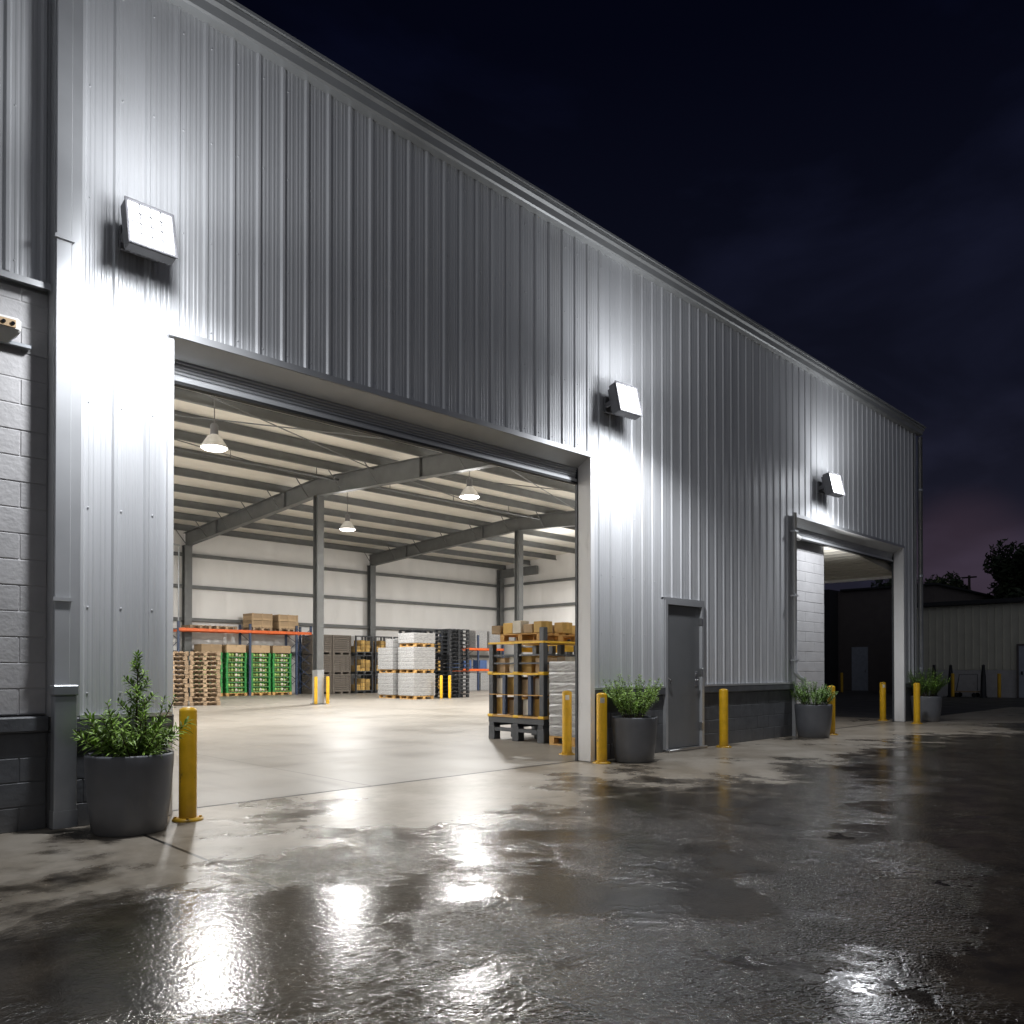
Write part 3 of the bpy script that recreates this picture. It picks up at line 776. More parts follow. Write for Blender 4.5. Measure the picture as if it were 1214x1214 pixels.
w = MB(); w.box(-.5,.0,-.206,-.199,.025,.085,.002); w.build('face_strip', M['carton'], t)
for x in (-.16,-.08,-.02):
    w = MB(); w.lathe([(.014,0),(.014,.008)], 10, M=Matrix.Translation((x,-.206,.055)) @ Matrix.Rotation(R(90),4,'X')); w.build('button', M['glass_dark'], t)
w = MB(); w.box(-.3,.14,-.05,-.004,-.05,-.02,.004); w.build('bracket', M['galv'], t)
# ------------------------------------------------------------------ goods in the hall
def pallet_mb(w=1.0, d=1.0, h=.145, boards=6):
    m = MB()
    for i in range(boards):
        x = -w/2 + (w-.10)*i/(boards-1); m.box(x, x+.10, -d/2, d/2, h-.022, h)
    for y in (-d/2, -.05, d/2-.10): m.box(-w/2, w/2, y, y+.10, h-.044, h-.0225)
    for y in (-d/2, -.05, d/2-.10):
        for x in (-w/2, -.06, w/2-.12): m.box(x, x+.12, y, y+.10, .022, h-.0445)
    for x in (-w/2, -.06, w/2-.12): m.box(x, x+.12, -d/2, d/2, 0, .0215)
    m.box(-w/2+.121, w/2-.121, -.22, -.20, .0, h-.045); m.box(-w/2+.121, w/2-.121, .2, .22, .0, h-.045)
    return m
def mkpallet(name, m, cat='pallet', **k):
    o = pallet_mb(**k).build(name, m); tag(o, 'x', cat); return o
pw = mkpallet('wooden_pallet', M['wood'], w=.98, d=.95)
for sx, sy, nm in ((10.86,20.62,'left'),(11.80,20.20,'right')):
    for i in range(12):
        place(pw, (sx+rnd(-.025,.025), sy+rnd(-.025,.025), .007+i*.154), R(-24)+rnd(-.03,.03),
              f'weathered wooden pallet, {nth(i,12)} of the {nm} bare pallet stack', 'bare wooden pallets stacked inside the opening')
pn = mkpallet('wooden_pallet', M['wood_new'], w=1.0, d=1.0)
bp_ = mkpallet('plastic_pallet', M['black'], w=1.15, d=1.0, h=.15, boards=5)
for sx, sy, nm, n in ((22.6,19.75,'right black stack',18),(21.9,21.4,'left black stack behind the wrapped loads',18)):
    for i in range(n):
        place(bp_, (sx+rnd(-.015,.015), sy+rnd(-.015,.015), .007+i*.166), rnd(-.02,.02),
              f'black plastic pallet, {nth(i,n)} of the {nm}', 'black plastic pallets stacked in the hall')
# wrapped loads: wavy stretch film round stacked cartons
def make_wrap(h, w=1.05, d=1.0, rows=6):
    t = empty('wrapped_load'); tag(t, 'x', 'wrapped load', 'film wrapped pallet loads')
    m = MB(); n = 40; vs = []; fs = []
    lv = rows*6
    for i in range(lv+1):
        z = h*i/lv; g = .004 if (i % 6) else -.003
        for k in range(n):
            a = 2*math.pi*k/n; c, s_ = math.cos(a), math.sin(a)
            q = max(abs(c), abs(s_)); x = c/q; y = s_/q
            if abs(x) > .97 and abs(y) > .97: x *= .995; y *= .995
            j = g+rnd(-.003,.003)
            vs.append((x*(w/2+j), y*(d/2+j), z))
    for i in range(lv):
        for k in range(n): fs.append((i*n+k, i*n+(k+1) % n, (i+1)*n+(k+1) % n, (i+1)*n+k))
    fs.append(tuple(lv*n+k for k in range(n)))
    m.add(vs, fs, False); m.build('film', M['wrap'], t)
    m = MB()
    for i in range(rows): m.box(-w/2+.012, w/2-.012, -d/2+.012, d/2-.012, h*i/rows+.006, h*(i+1)/rows-.006)
    m.build('cartons', M['carton_w'], t)
    return t
wa = make_wrap(.92, 1.12, 1.05); wb = make_wrap(.42, 1.12, 1.05, 3); wc = make_wrap(.36, .5, .5, 2)
G = 'film wrapped pallet loads'
zs = .006
for sx, sy, nm, rz in ((20.47,19.5,'front',0.0),(20.5,21.0,'rear left',0.02)):
    z = .006
    for i in range(3 if nm == 'front' else 2):
        place(pn, (sx,sy,z), rz, f'fresh wood pallet, {nth(i,3 if nm=="front" else 2)} under the {nm} film wrapped stack', 'fresh wood pallets under wrapped loads'); z += .147
        if i < 2:
            place(wa, (sx,sy,z), rz, f'tall film wrapped load, {("lower","upper")[i]} of the {nm} wrapped stack', G); z += .935
        else: place(wb, (sx,sy,z), rz, 'short wrapped load topping the front wrapped stack', G)
    if nm != 'front': place(wc, (sx-.2,sy-.15,z), 0, 'small wrapped box topping the rear left wrapped stack', G)
# wrapped load by the right jamb
wd = make_wrap(1.22, 1.0, 1.0, 7)
place(pn, (10.16,1.50,.006), 0, 'fresh wood pallet behind the yellow bollard at the right jamb', 'fresh wood pallets under wrapped loads')
place(wd, (10.16,1.50,.155), 0, 'white film wrapped load at the right jamb of the big opening', G)
# green crates
def make_green():
    t = empty('green_crate'); tag(t, 'x', 'crate')
    m = MB(); w, d, h = .98, .86, .225
    for x in (-w/2, w/2-.09):
        for y in (-d/2, d/2-.09): m.box(x, x+.09, y, y+.09, 0, h)
    m.box(-w/2+.09, w/2-.09, -d/2+.005, -d/2+.03, 0, .035); m.box(-w/2+.09, w/2-.09, d/2-.03, d/2-.005, 0, .035)
    m.box(-w/2+.005, -w/2+.03, -d/2+.09, d/2-.09, 0, h-.03); m.box(w/2-.03, w/2-.005, -d/2+.09, d/2-.09, 0, h-.03)
    m.build('frame', M['green'], t)
    m = MB()
    for i in range(3): m.box(-w/2+.1, w/2-.1, -d/2+.04+i*.27, -d/2+.25+i*.27, .036, .05)
    m.build('slats', M['wood'], t)
    m = MB()
    for i in range(5):
        x = -w/2+.11+i*.155
        m.lathe([(.0001,0),(.06,.02),(.072,.07),(.055,.13),(.0001,.15)], 8, x+.07, -d/2+.13+rnd(-.02,.03), .052)
        m.lathe([(.0001,0),(.06,.02),(.072,.07),(.055,.12),(.0001,.14)], 8, x+.07, .1+rnd(-.05,.05), .052)
    m.build('produce', M['goods_g'], t)
    m = MB(); m.lathe([(.0001,0),(.07,.02),(.08,.07),(.06,.13),(.0001,.15)], 10, .02, -d/2+.12, .055); m.lathe([(.0001,0),(.05,.02),(.06,.06),(.0001,.12)], 10, .17, -d/2+.10, .055)
    m.build('pale_sack', M['carton_w'], t)
    return t
gc = make_green()
gp = mkpallet('wooden_pallet', M['wood_new'], w=1.0, d=.9)
def make_box(name, w, d, h, m, cat):
    t = MB(); t.box(-w/2,w/2,-d/2,d/2,0,h,.008); t.box(-.03,.03,-d/2-.002,d/2+.002,h-.12,h+.002)
    o = t.build(name, m); tag(o, 'x', cat); return o
gbx = make_box('carton', .94, .8, .36, M['carton'], 'carton')
GS = [(15.55,'leftmost'),(16.72,'second'),(17.92,'third'),(19.02,'rightmost')]
for sx, nm in GS:
    place(gp, (sx,28.55,.006), 0, f'wooden pallet under the {nm} stack of green crates', 'wooden pallets under green crates')
    for i in range(8):
        place(gc, (sx+rnd(-.015,.015),28.55,.155+i*.232), 0, f'green crate of produce, {nth(i,8)} of the {nm} green stack', 'green produce crates under the orange rack')
    place(gbx, (sx,28.55,.155+8*.232), 0, f'pale carton on top of the {nm} green stack', 'pale cartons on the green stacks')
# orange rack
def rack(name, label, xs, y0, y1, beams, hp, mp, mb_, brace=()):
    t = empty(name, (xs[0],y0,.006)); tag(t, label, 'rack', None)
    o = (xs[0], y0)
    for x in xs:
        m = MB()
        m.box(x-o[0]-.05,x-o[0]+.05,-.04,.04,0,hp); m.box(x-o[0]-.05,x-o[0]+.05,y1-y0-.04,y1-y0+.04,0,hp)
        z = .25; s = 0
        while z < hp-.5:
            a, c = (0, y1-y0) if s else (y1-y0, 0)
            m.tube([(x-o[0],a,z),(x-o[0],c,z+.45)], .015, 5); z += .45; s = 1-s
        m.build('upright', mp, t)
    for z in beams:
        for y in (-.06, y1-y0+.0):
            m = MB(); m.box(.0, xs[-1]-xs[0], y-.02, y+.02, z-.13, z, .004); m.build('beam', mb_, t)
        m = MB()
        for i in range(int((xs[-1]-xs[0])/.35)): m.box(i*.35+.05, i*.35+.25, -.035, y1-y0-.03, z-.03, z-.005)
        m.build('decking', M['steel'], t)
    for xa, xb in brace:
        m = MB(); z = .2; s = 0
        while z < hp-.5:
            a, c = (xa, xb) if s else (xb, xa)
            m.tube([(a-o[0],-.05,z),(c-o[0],-.05,z+.6)], .018, 5); m.tube([(c-o[0],-.03,z),(a-o[0],-.03,z+.6)], .018, 5); z += .6
        m.build('cross_brace', mp, t)
    return t
rack('pallet_rack', 'orange beam pallet rack on dark blue uprights over the green crates', [14.0,17.32,19.72,20.5], 28.02, 29.05, (3.05,), 3.35, M['blue'], M['orange'], [(19.72,20.5)])
for x, nm in ((15.0,'left flat'),(16.2,'middle flat')):
    place(pw, (x,28.5,3.058), 0, f'wooden pallet, the {nm} one on top of the orange rack', 'wooden pallets on the orange rack')
def make_crate():
    t = empty('wooden_crate'); tag(t, 'x', 'crate'); m = MB(); w, d, h = 1.05, .9, .33
    for k in range(3):
        z = k*.11
        m.box(-w/2,w/2,-d/2,-d/2+.02,z+.006,z+.10); m.box(-w/2,w/2,d/2-.02,d/2,z+.006,z+.10)
        m.box(-w/2,-w/2+.02,-d/2+.02,d/2-.02,z+.006,z+.10); m.box(w/2-.02,w/2,-d/2+.02,d/2-.02,z+.006,z+.10)
    for x in (-w/2+.02,-.03,w/2-.08): m.box(x,x+.06,-d/2-.015,-d/2-.001,0,h)
    m.box(-w/2+.02,w/2-.02,-d/2+.02,d/2-.02,0,h-.06)
    m.build('slats', M['carton'], t)
    return t
cr = make_crate()
for x, nm, n in ((17.95,'left',2),(19.3,'right',2)):
    place(pw, (x,28.5,3.058), 0, f'wooden pallet under the {nm} crate pile on the orange rack', 'wooden pallets on the orange rack')
    for i in range(n): place(cr, (x+rnd(-.02,.02),28.5,3.206+i*.335), 0, f'pale slatted crate, {("lower","upper")[i]} of the {nm} pile on the orange rack', 'slatted crates on the orange rack')
# dark cages with goods
def make_cage(solid):
    t = empty('mesh_crate' if solid else 'stacking_cage'); tag(t, 'x', 'crate' if solid else 'cage'); m = MB(); w, d, h = 1.08, 1.0, .98
    for x in (-w/2, w/2-.07):
        for y in (-d/2, d/2-.07): m.box(x,x+.07,y,y+.07,0,h)
    m.box(-w/2+.07,w/2-.07,-d/2,-d/2+.05,.10,.16); m.box(-w/2+.07,w/2-.07,-d/2,-d/2+.05,h-.06,h)
    for i in range(3): m.box(-w/2+.01+i*.47,-w/2+.13+i*.47,-d/2,d/2,0,.10)
    m.box(-w/2,w/2,-d/2+.07,d/2-.07,.101,.125)
    if not solid:
        for z in (.35,.55,.75): m.box(-w/2+.07,w/2-.07,-d/2+.01,-d/2+.018,z,z+.012)
        for i in range(9): m.box(-w/2+.1+i*.11,-w/2+.108+i*.11,-d/2+.018,-d/2+.026,.16,h-.06)
        for i in range(8): m.box(-w/2+.01,-w/2+.02,-d/2+.07+i*.11,-d/2+.10+i*.11,.10,h-.02)
    m.build('frame', M['black'] if not solid else M['brown_cage'], t)
    if solid:
        m = MB()
        for i in range(9):
            z = .13+i*.092; m.box(-w/2+.005,w/2-.005,-d/2+.012,d/2-.01,z,z+.075)
        m.build('slats', M['brown_cage'], t)
    else:
        m = MB()
        for i in range(3):
            z = .128
            for k in range(3):
                hh = rnd(.12,.24); ww = rnd(.2,.27); x = -w/2+.13+i*.28
                if k == 2 and rnd(0,1) < .4: continue
                m.box(x,x+ww,-d/2+.08,d/2-.2,z,z+hh,.006); z += hh+.003
        m.build('cartons', M['carton_y'], t)
    return t
cb, cs = make_cage(False), make_cage(True)
for j, sx in enumerate((20.95, 22.08)):
    for i in range(3): place(cs, (sx,28.2,.006+i*.985), 0, f'brown slatted crate, {("lowest","middle","topmost")[i]} of the {("left","right")[j]} brown pile right of the orange rack', 'brown crates stacked at the back wall')
CN = ['leftmost','second','third','fourth','fifth']
for j, sx in enumerate((23.3,24.5,25.7,26.85,28.0)):
    for i in range(3): place(cb, (sx,28.0,.006+i*.985), 0, f'black cage of ochre cartons, {("lowest","middle","topmost")[i]} of the {CN[j]} cage column at the back wall', 'black cages of cartons at the back wall')
# far rack on the right with orange beams
rack('pallet_rack', 'far orange beam rack of white wrapped goods in the back right corner', [28.9,30.9,32.9], 27.2,28.2,(1.25,2.45),3.2, M['blue'], M['orange'])
wcc = make_wrap(1.0, .9, .9, 5)
for x, z, nm in ((29.7,2.46,'top left'),(31.2,2.46,'top middle'),(32.3,2.46,'top right'),(29.6,.01,'floor left'),(30.5,.01,'floor middle'),(31.6,.01,'floor right')):
    place(wcc, (x,27.7,z), 0, f'white wrapped goods, {nm} load of the far corner rack', G)
bg = make_box('carton', .55, .6, .5, M['blue_goods'], 'carton')
for x, nm in ((29.3,'left'),(30.2,'middle'),(31.4,'right')): place(bg, (x,27.6,1.26), 0, f'blue carton, {nm} one on the far rack middle shelf', 'blue cartons on the far rack')
yg = make_box('carton', .5, .6, .4, M['carton_y'], 'carton')
# near dark racks
def make_dark_rack():
    t = empty('storage_rack'); tag(t, 'x', 'rack'); L_, D_ = 1.36, 1.25
    m = MB()
    for y in (0, L_/2-.08, L_-.16):
        for x in (0, D_/2-.07, D_-.15): m.box(x, x+.15, y, y+.16, 0, .24, .008)
        m.box(0, D_, y+.02, y+.14, .241, .30)
    for x in (0, D_-.12): m.box(x, x+.12, 0, L_, .301, .40, .006)
    m.box(.002, .10, .16, L_-.16, .155, .215)
    m.build('base_pallet', M['plastic_dark'], t)
    for y in (0.005, .615, 1.245):
        for x in (.005, D_-.125):
            m = MB(); m.box(x, x+.10, y, y+.11, .402, 1.95 if y < .1 else 1.72, .008); m.build('post', M['plastic_dark'], t)
    m = MB()
    for z in (1.33, 1.47): m.box(.02,.05,.115,.614,z,z+.03); m.box(.02,.05,.726,1.244,z,z+.03); m.box(.12,D_-.13,.02,.05,z,z+.03)
    m.build('rail', M['plastic_dark'], t)
    for z in (.44, 1.18, 1.72):
        m = MB(); m.box(-.012, .004, .0, L_, z-.035, z); m.box(.0, D_, -.012, .004, z-.035, z); m.box(.01, D_-.01, .01, L_-.01, z-.03, z-.02)
        m.build('shelf', M['yellow2'] if z > 1 else M['wood_new'], t)
    m = MB(); m.box(.0, D_, .03, L_-.03, .79, .805); m.build('shelf', M['wood_new'], t)
    for y in (.30, .93): m = MB(); m.box(.01,.07,y,y+.09,.45,1.14,.01); m.build('inner_post', M['blue'], t)
    for y in (0,.60,1.24):
        for z in (.40,1.15): m = MB(); m.box(-.02,.11,y-.01,y+.13,z,z+.05,.01); m.build('corner_clip', M['yellow2'], t)
    return t
dk = make_dark_rack()
place(dk, (9.71,2.17,.006), 0, 'dark grey storage rack of cartons standing behind the right jamb', 'dark storage racks inside the opening')
place(dk, (11.15,2.05,.006), 0, 'dark grey storage rack of cartons half hidden by the wrapped load', 'dark storage racks inside the opening')
kb = [make_box('carton', .3,.26,.30, M['carton_y'], 'carton'), make_box('carton', .3,.24,.26, M['carton'], 'carton'), make_box('carton', .3,.2,.28, M['carton_w'], 'carton')]
CG = 'cartons on the dark storage racks'
ks = [make_box('carton', .24,.22,.19, M['carton_y'], 'carton'), make_box('carton', .26,.2,.15, M['carton'], 'carton'), make_box('carton', .22,.2,.22, M['carton_w'], 'carton')]
CN5 = ['nearest','second nearest','middle one','second farthest','farthest']
pos = ['near end','second from the near end','third from the near end','far end']
for r_, (rx, ry, rn) in enumerate(((9.71,2.17,'front'),(11.15,2.05,'rear'))):
    for li, (z, ln) in enumerate(((.447,'bottom shelf'),(.811,'second shelf'),(1.187,'third shelf'))):
        for k in range(4):
            q = kb[(k*2+li*2+r_) % 3 if not (li+k) % 3 == 0 else 0]
            place(q, (rx+.255, ry+.19+k*.325+rnd(-.02,.02), z), rnd(-.05,.05), f'{("ochre","brown","pale")[kb.index(q)]} carton at the {pos[k]} of the {rn} rack {ln}', CG)
    for k, (y, nm) in enumerate(((.33,'near'),(1.0,'far'))):
        place(pn, (rx+.62, ry+.68, 1.728), 0, f'fresh wood pallet lying on top of the {rn} dark rack', 'fresh wood pallets on the dark racks') if k == 0 else None
    for k in range(5):
        for d, dn in ((.22,'front row'),(.75,'back row')):
            q = ks[(k+r_+int(d*4)) % 3]
            place(q, (rx+d+rnd(-.03,.03), ry+.22+k*.26, 1.876), rnd(-.2,.2), f'small {("ochre","brown","pale")[ks.index(q)]} carton, {CN5[k]} of the {dn} on top of the {rn} dark rack', CG)
    for li, (z, ln) in enumerate(((.447,'bottom shelf'),(.811,'second shelf'),(1.187,'third shelf'))):
        for k in range(4):
            q = kb[(k+li+r_) % 3]
            place(q, (rx+.80, ry+.19+k*.325+rnd(-.02,.02), z), rnd(-.05,.05), f'{("ochre","brown","pale")[kb.index(q)]} carton, {pos[k]}, back row of the {rn} rack {ln}', CG)
rack('pallet_rack', 'yellow beam rack of cartons behind the dark storage racks', [12.45,13.2,14.0], 4.65,5.5,(.9,1.75),2.1, M['plastic_dark'], M['yellow2'])
yk = make_box('carton', .5,.5,.42, M['carton'], 'carton')
for z, ln in ((.91,'lower beam'),(1.76,'upper beam')):
    for k, x in enumerate((12.75,13.5)):
        q = (yk, yg)[(k+int(z*3)) % 2]
        place(q, (x,5.05,z), rnd(-.06,.06), f'{("brown","ochre")[(k+int(z*3)) % 2]} carton, the {("left","right")[k]} one on the {ln} of the yellow beam rack', 'cartons on the yellow beam rack')

# ------------------------------------------------------------------ across the yard
bb = empty('beige_building', (39.7,-14,0)); tag(bb, 'low beige ribbed metal building across the dark yard', 'building')
m = MB(); vs = []; fs = []; y = -14; n = 0
while y < 7.0:
    for dy, dx in ((0,0),(.22,0),(.235,-.03),(.27,-.03),(.285,0)):
        vs += [(0+dx, y+dy+14, 1.22),(0+dx, y+dy+14, 4.12)]; n += 1
    y += .3
for i in range(n-1): fs.append((2*i,2*i+2,2*i+3,2*i+1))
m.add(vs, fs); m.box(.02, 6, 0, 21.0, 1.0, 4.12); m.build('siding', M['beige'], bb)
m = MB(); blocks(m, 0, 21.0, 0, 1.2, 0, .2)
m.v = [(b_, a_, c_) for a_, b_, c_ in m.v]
m.build('block_base', M['cmu'], bb)
m = MB(); m.box(-.3, 6.2, -.2, 21.1, 4.125, 4.32, .02); m.build('roof', M['charcoal_wall'], bb)
m = MB(); m.box(-.08,-.035,15.05,16.15,.02,2.25); 
d_ = m.build('door', M['far_door'], bb)
m = MB(); m.box(-.11,-.036,14.97,15.045,0,2.33); m.box(-.11,-.036,16.155,16.23,0,2.33); m.box(-.11,-.036,15.045,16.155,2.255,2.33); m.build('frame', M['dark_wall'], d_)
m = MB(); m.box(-.13,-.081,16.0,16.06,1.0,1.15); m.build('handle', M['glass_dark'], d_)
m = MB(); m.box(-.09,-.03,18.0,18.5,1.4,2.0); 
db = empty('dark_building', (46,7.5,0)); tag(db, 'unlit dark building seen through the second opening', 'building')
m = MB(); m.box(0,12,0,5.2,0,5.75); m.build('wall', M['dark_wall'], db)
m = MB(); m.box(-1.2,10.5,5.2,13,0,5.8); m.build('charcoal_wing', M['charcoal_wall'], db)
m = MB(); m.box(-.05,-.004,3.5,4.4,.02,2.5); d_ = m.build('door', M['far_door'], db)
m = MB(); m.box(-.09,-.051,3.6,3.66,1.1,1.2); m.build('handle', M['chrome'], d_)
m = MB(); m.box(-.2,12.2,-.2,5.0,5.75,5.85); m.build('roof', M['charcoal_wall'], db)
# dark posts and carts before the beige wall
def make_post():
    t = MB(); t.lathe([(.16,0),(.16,.05),(.12,.06),(.10,.9),(.06,1.35),(.07,1.4),(.0001,1.45)], 10)
    o = t.build('dark_post', M['black']); tag(o, 'x', 'post'); return o
ps = make_post()
for x, y, lab in ((38.7,5.25,'dark tapered post left of the others before the beige wall'),(38.9,4.62,'dark tapered post in the middle before the beige wall'),(39.0,3.35,'dark tapered post near the pale far door')):
    place(ps, (x,y,.004), 0, lab, 'dark tapered posts across the yard')
t = empty('hand_cart', (39.0,4.0,.004)); tag(t, 'dim hand cart parked against the beige building', 'cart')
m = MB(); m.box(-.3,.3,-.45,.45,.22,.27); m.build('deck', M['wood'], t)
m = MB(); m.tube([(0,-.42,.27),(0,-.42,1.0),(0,.3,1.0),(0,.42,.27)], .02, 6); m.build('handle', M['steel'], t)
for x, y in ((-.25,-.35),(.25,-.35),(-.25,.35),(.25,.35)):
    m = MB(); m.lathe([(.10,-.02),(.10,.02)], 12, M=Matrix.Translation((x,y,.105)) @ Matrix.Rotation(R(90),4,'Y')); m.build('wheel', M['rubber'], t)
# trees: limbs and leaf clumps
def tree(name, label, loc, H, W, seed, n, base=.3, lsz=.16):
    rr = random.Random(seed)
    t = empty(name, loc); tag(t, label, 'tree', 'trees beyond the beige building')
    tr = MB(); cl = []
    tr.tube([(0,0,-.1),(.1,0,H*.3),(0,.1,H*.6),(.1,0,H*.85)], [W*.05,W*.04,W*.025,W*.01], 8)
    for i in range(16):
        a = i*2.4; z0 = H*(base+.45*i/16); l = W*.5*(1-.35*i/16)
        e = Vector((math.cos(a)*l, math.sin(a)*l, z0+H*rr.uniform(.05,.2)))
        tr.tube([(0,0,z0),(e.x*.5,e.y*.5,z0+(e.z-z0)*.6),tuple(e)], [W*.018,W*.012,W*.005], 5); cl.append(e); cl.append(e*.6+Vector((0,0,z0*.45)))
    for i in range(30):
        a = rr.uniform(0,6.28); q = rr.random(); z = H*(base+(1-base)*q); w_ = W*.5*math.sin(math.pi*min(1,.18+.78*(1-q)))**.7*rr.uniform(.3,1)
        cl.append(Vector((math.cos(a)*w_, math.sin(a)*w_, z)))
    tr.build('trunk', M['bark'], t)
    cm = MB()
    for c in cl:
        rad = W*rr.uniform(.09,.17)
        for k in range(n):
            d = Vector((rr.gauss(0,1),rr.gauss(0,1),rr.gauss(0,.8))).normalized()*rad*rr.random()**.4
            p = c+d; u = Vector((rr.uniform(-1,1),rr.uniform(-1,1),rr.uniform(-1,1))).normalized(); v = u.orthogonal().normalized()
            s_ = lsz*rr.uniform(.6,1.3)
            cm.add([p-u*s_, p+v*s_*.5, p+u*s_, p-v*s_*.5], [(0,1,2,3)])
    cm.build('crown', M['crown'], t)
tree('broadleaf_tree', 'large dark tree rising at the right edge beyond the beige roof', (56.6,4.2,0), 8.3, 7.2, 3, 330, .3, .18)
tree('broadleaf_tree', 'small dark rounded tree beyond the beige roof near the warehouse corner', (62,12.3,0), 8.0, 3.6, 4, 170, .3, .15)
tree('broadleaf_tree', 'lowest dark tree right of the small rounded tree', (63,11.0,0), 7.0, 2.6, 8, 140, .3, .14)
tree('broadleaf_tree', 'dark tree behind the unlit dark building', (70,17.5,0), 8.6, 6.0, 6, 90, .3, .18)
t = empty('utility_pole', (60,9.7,0)); tag(t, 'thin dark pole with a short crossarm beyond the beige roof', 'pole')
m = MB(); m.tube([(0,0,0),(0,0,7.6)], [.10,.08], 8); m.build('pole', M['bark'], t)
m = MB(); m.box(-.05,.05,-.45,.45,7.42,7.52); m.build('crossarm', M['bark'], t)
t = empty('street_lamp', (60,12.95,0)); tag(t, 'tiny glowing street lamp far away at the warehouse corner', 'street lamp')
m = MB(); m.tube([(0,0,0),(0,0,6.2)], .06, 8); m.build('pole', M['steel'], t)
m = MB(); m.lathe([(.0001,-.28),(.25,-.16),(.30,0),(.2,.2),(.0001,.26)], 12, 0,0,6.55); m.build('globe', M['far_glow'], t)

# ------------------------------------------------------------------ night sky
W = bpy.data.worlds.new('World'); SC.world = W; W.use_nodes = True
nt = W.node_tree; N = nt.nodes; L = nt.links; N.clear()
out = N.new('ShaderNodeOutputWorld'); bgA = N.new('ShaderNodeBackground'); bgB = N.new('ShaderNodeBackground'); ad = N.new('ShaderNodeAddShader')
sky = N.new('ShaderNodeTexSky'); sky.sky_type = 'NISHITA'; sky.sun_disc = False; sky.sun_elevation = R(-7); sky.sun_rotation = R(75)
L.new(sky.outputs[0], bgA.inputs['Color']); bgA.inputs['Strength'].default_value = .05
tc = N.new('ShaderNodeTexCoord'); sp = N.new('ShaderNodeSeparateXYZ'); L.new(tc.outputs['Generated'], sp.inputs[0])
cr_ = N.new('ShaderNodeValToRGB'); e = cr_.color_ramp.elements
e[0].position = 0; e[0].color = (.017,.0155,.026,1); e[1].position = .62; e[1].color = (.0013,.0018,.0065,1)
q = e.new(.12); q.color = (.0135,.0135,.025,1)
q = e.new(.30); q.color = (.0060,.0068,.0150,1)
L.new(sp.outputs[2], cr_.inputs[0])
nz = N.new('ShaderNodeTexNoise'); nz.inputs['Scale'].default_value = 3.2; nz.inputs['Detail'].default_value = 6; nz.inputs['Distortion'].default_value = .4
mp = N.new('ShaderNodeMapping'); mp.inputs['Scale'].default_value = (1,1,2.4); L.new(tc.outputs['Generated'], mp.inputs[0]); L.new(mp.outputs[0], nz.inputs['Vector'])
mr = N.new('ShaderNodeMapRange'); mr.inputs['From Min'].default_value = .45; mr.inputs['From Max'].default_value = .75; mr.inputs['To Min'].default_value = .85; mr.inputs['To Max'].default_value = 2.1
L.new(nz.outputs[0], mr.inputs['Value'])
mx = N.new('ShaderNodeMix'); mx.data_type = 'RGBA'; mx.blend_type = 'MULTIPLY'; mx.inputs[0].default_value = 1
L.new(cr_.outputs[0], mx.inputs[6]); L.new(mr.outputs[0], mx.inputs[7])
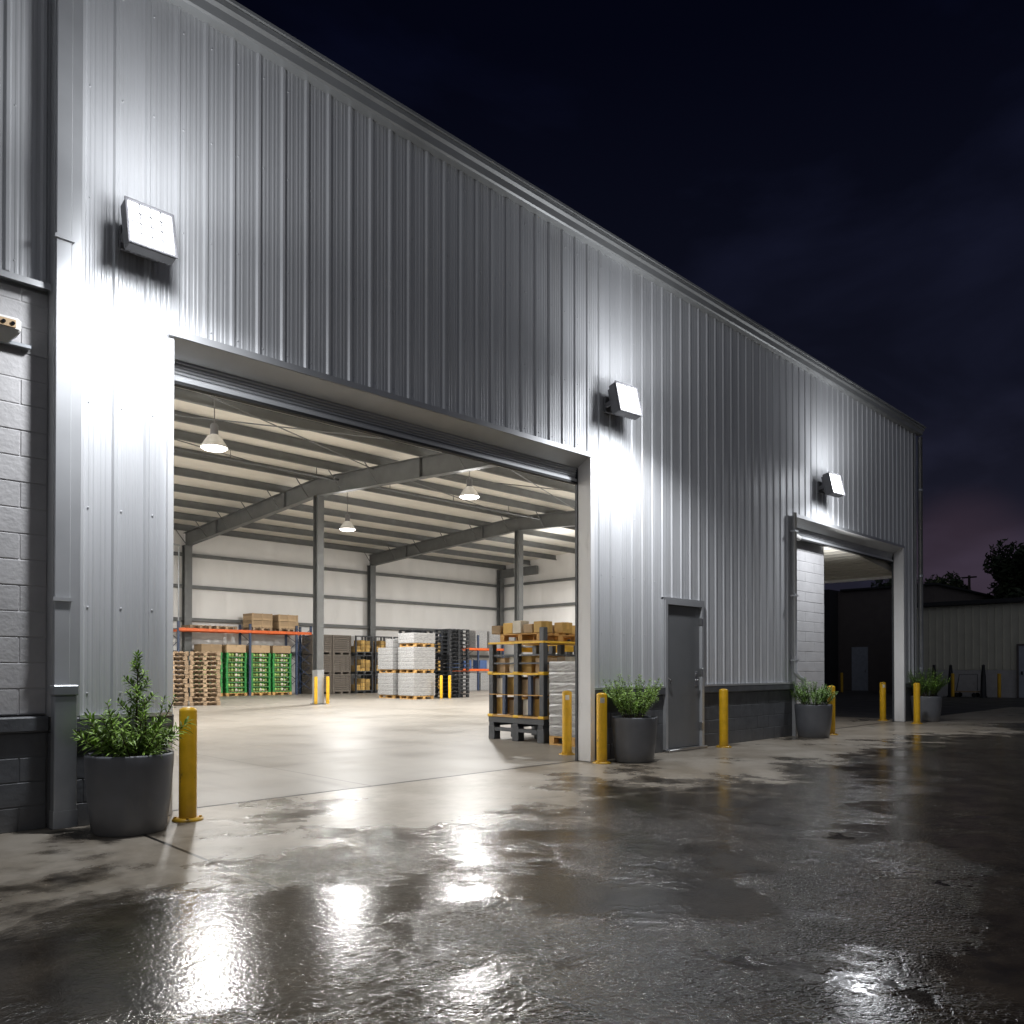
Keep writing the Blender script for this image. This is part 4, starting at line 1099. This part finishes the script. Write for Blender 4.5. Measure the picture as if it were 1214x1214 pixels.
# town glow under the clouds, low over the far trees
dv = N.new('ShaderNodeVectorMath'); dv.operation = 'DOT_PRODUCT'; L.new(tc.outputs['Generated'], dv.inputs[0]); dv.inputs[1].default_value = Vector((.955,.27,.115)).normalized()
gl = N.new('ShaderNodeMapRange'); gl.interpolation_type = 'SMOOTHERSTEP'; gl.inputs['From Min'].default_value = .9955; gl.inputs['From Max'].default_value = 1.0; gl.inputs['To Max'].default_value = 1.0
L.new(dv.outputs['Value'], gl.inputs['Value'])
m2 = N.new('ShaderNodeMath'); m2.operation = 'MULTIPLY'; L.new(gl.outputs[0], m2.inputs[0]); L.new(nz.outputs[0], m2.inputs[1])
g2 = N.new('ShaderNodeMix'); g2.data_type = 'RGBA'; g2.blend_type = 'ADD'; L.new(m2.outputs[0], g2.inputs[0]); L.new(mx.outputs[2], g2.inputs[6]); g2.inputs[7].default_value = (.045,.024,.030,1)
dv2 = N.new('ShaderNodeVectorMath'); dv2.operation = 'DOT_PRODUCT'; L.new(tc.outputs['Generated'], dv2.inputs[0]); dv2.inputs[1].default_value = Vector((-.8,-.9,.38)).normalized()  # added fill glow in the sky behind the camera, brightening the front wall
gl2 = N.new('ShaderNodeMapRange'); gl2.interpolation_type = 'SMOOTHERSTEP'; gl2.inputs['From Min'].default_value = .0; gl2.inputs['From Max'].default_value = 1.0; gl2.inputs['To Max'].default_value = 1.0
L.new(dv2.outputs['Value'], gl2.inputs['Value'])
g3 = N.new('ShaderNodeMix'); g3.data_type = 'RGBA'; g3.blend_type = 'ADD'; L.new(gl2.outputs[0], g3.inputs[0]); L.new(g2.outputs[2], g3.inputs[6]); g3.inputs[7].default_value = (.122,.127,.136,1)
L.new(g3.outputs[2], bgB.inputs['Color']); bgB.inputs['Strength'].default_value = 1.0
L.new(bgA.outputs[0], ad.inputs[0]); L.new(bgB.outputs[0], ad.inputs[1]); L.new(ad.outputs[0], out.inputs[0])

# ------------------------------------------------------------------ camera and render
cam = bpy.data.cameras.new('camera'); co = bpy.data.objects.new('camera', cam); COL.objects.link(co)
TILT = .55
cam.sensor_width = 36; cam.lens = 36*943/1214; cam.clip_end = 800; cam.clip_start = .05
co.location = (0,-6.92,1.254); co.rotation_euler = (R(90+TILT), 0, R(-44.6))
cam.shift_y = (186 - 943*math.tan(R(TILT)))/1214
SC.camera = co
SC.render.resolution_x = SC.render.resolution_y = 1024
SC.render.engine = 'CYCLES'
cy = SC.cycles
cy.use_denoising = True
try: cy.denoiser = 'OPENIMAGEDENOISE'
except Exception: pass
cy.max_bounces = 10; cy.diffuse_bounces = 6; cy.glossy_bounces = 4; cy.sample_clamp_indirect = 8; cy.caustics_reflective = False
vs_ = SC.view_settings; SC.display_settings.display_device = 'sRGB'
vs_.view_transform = 'Standard'; vs_.look = 'None'; vs_.gamma = 1; vs_.use_curve_mapping = False; vs_.exposure = 0
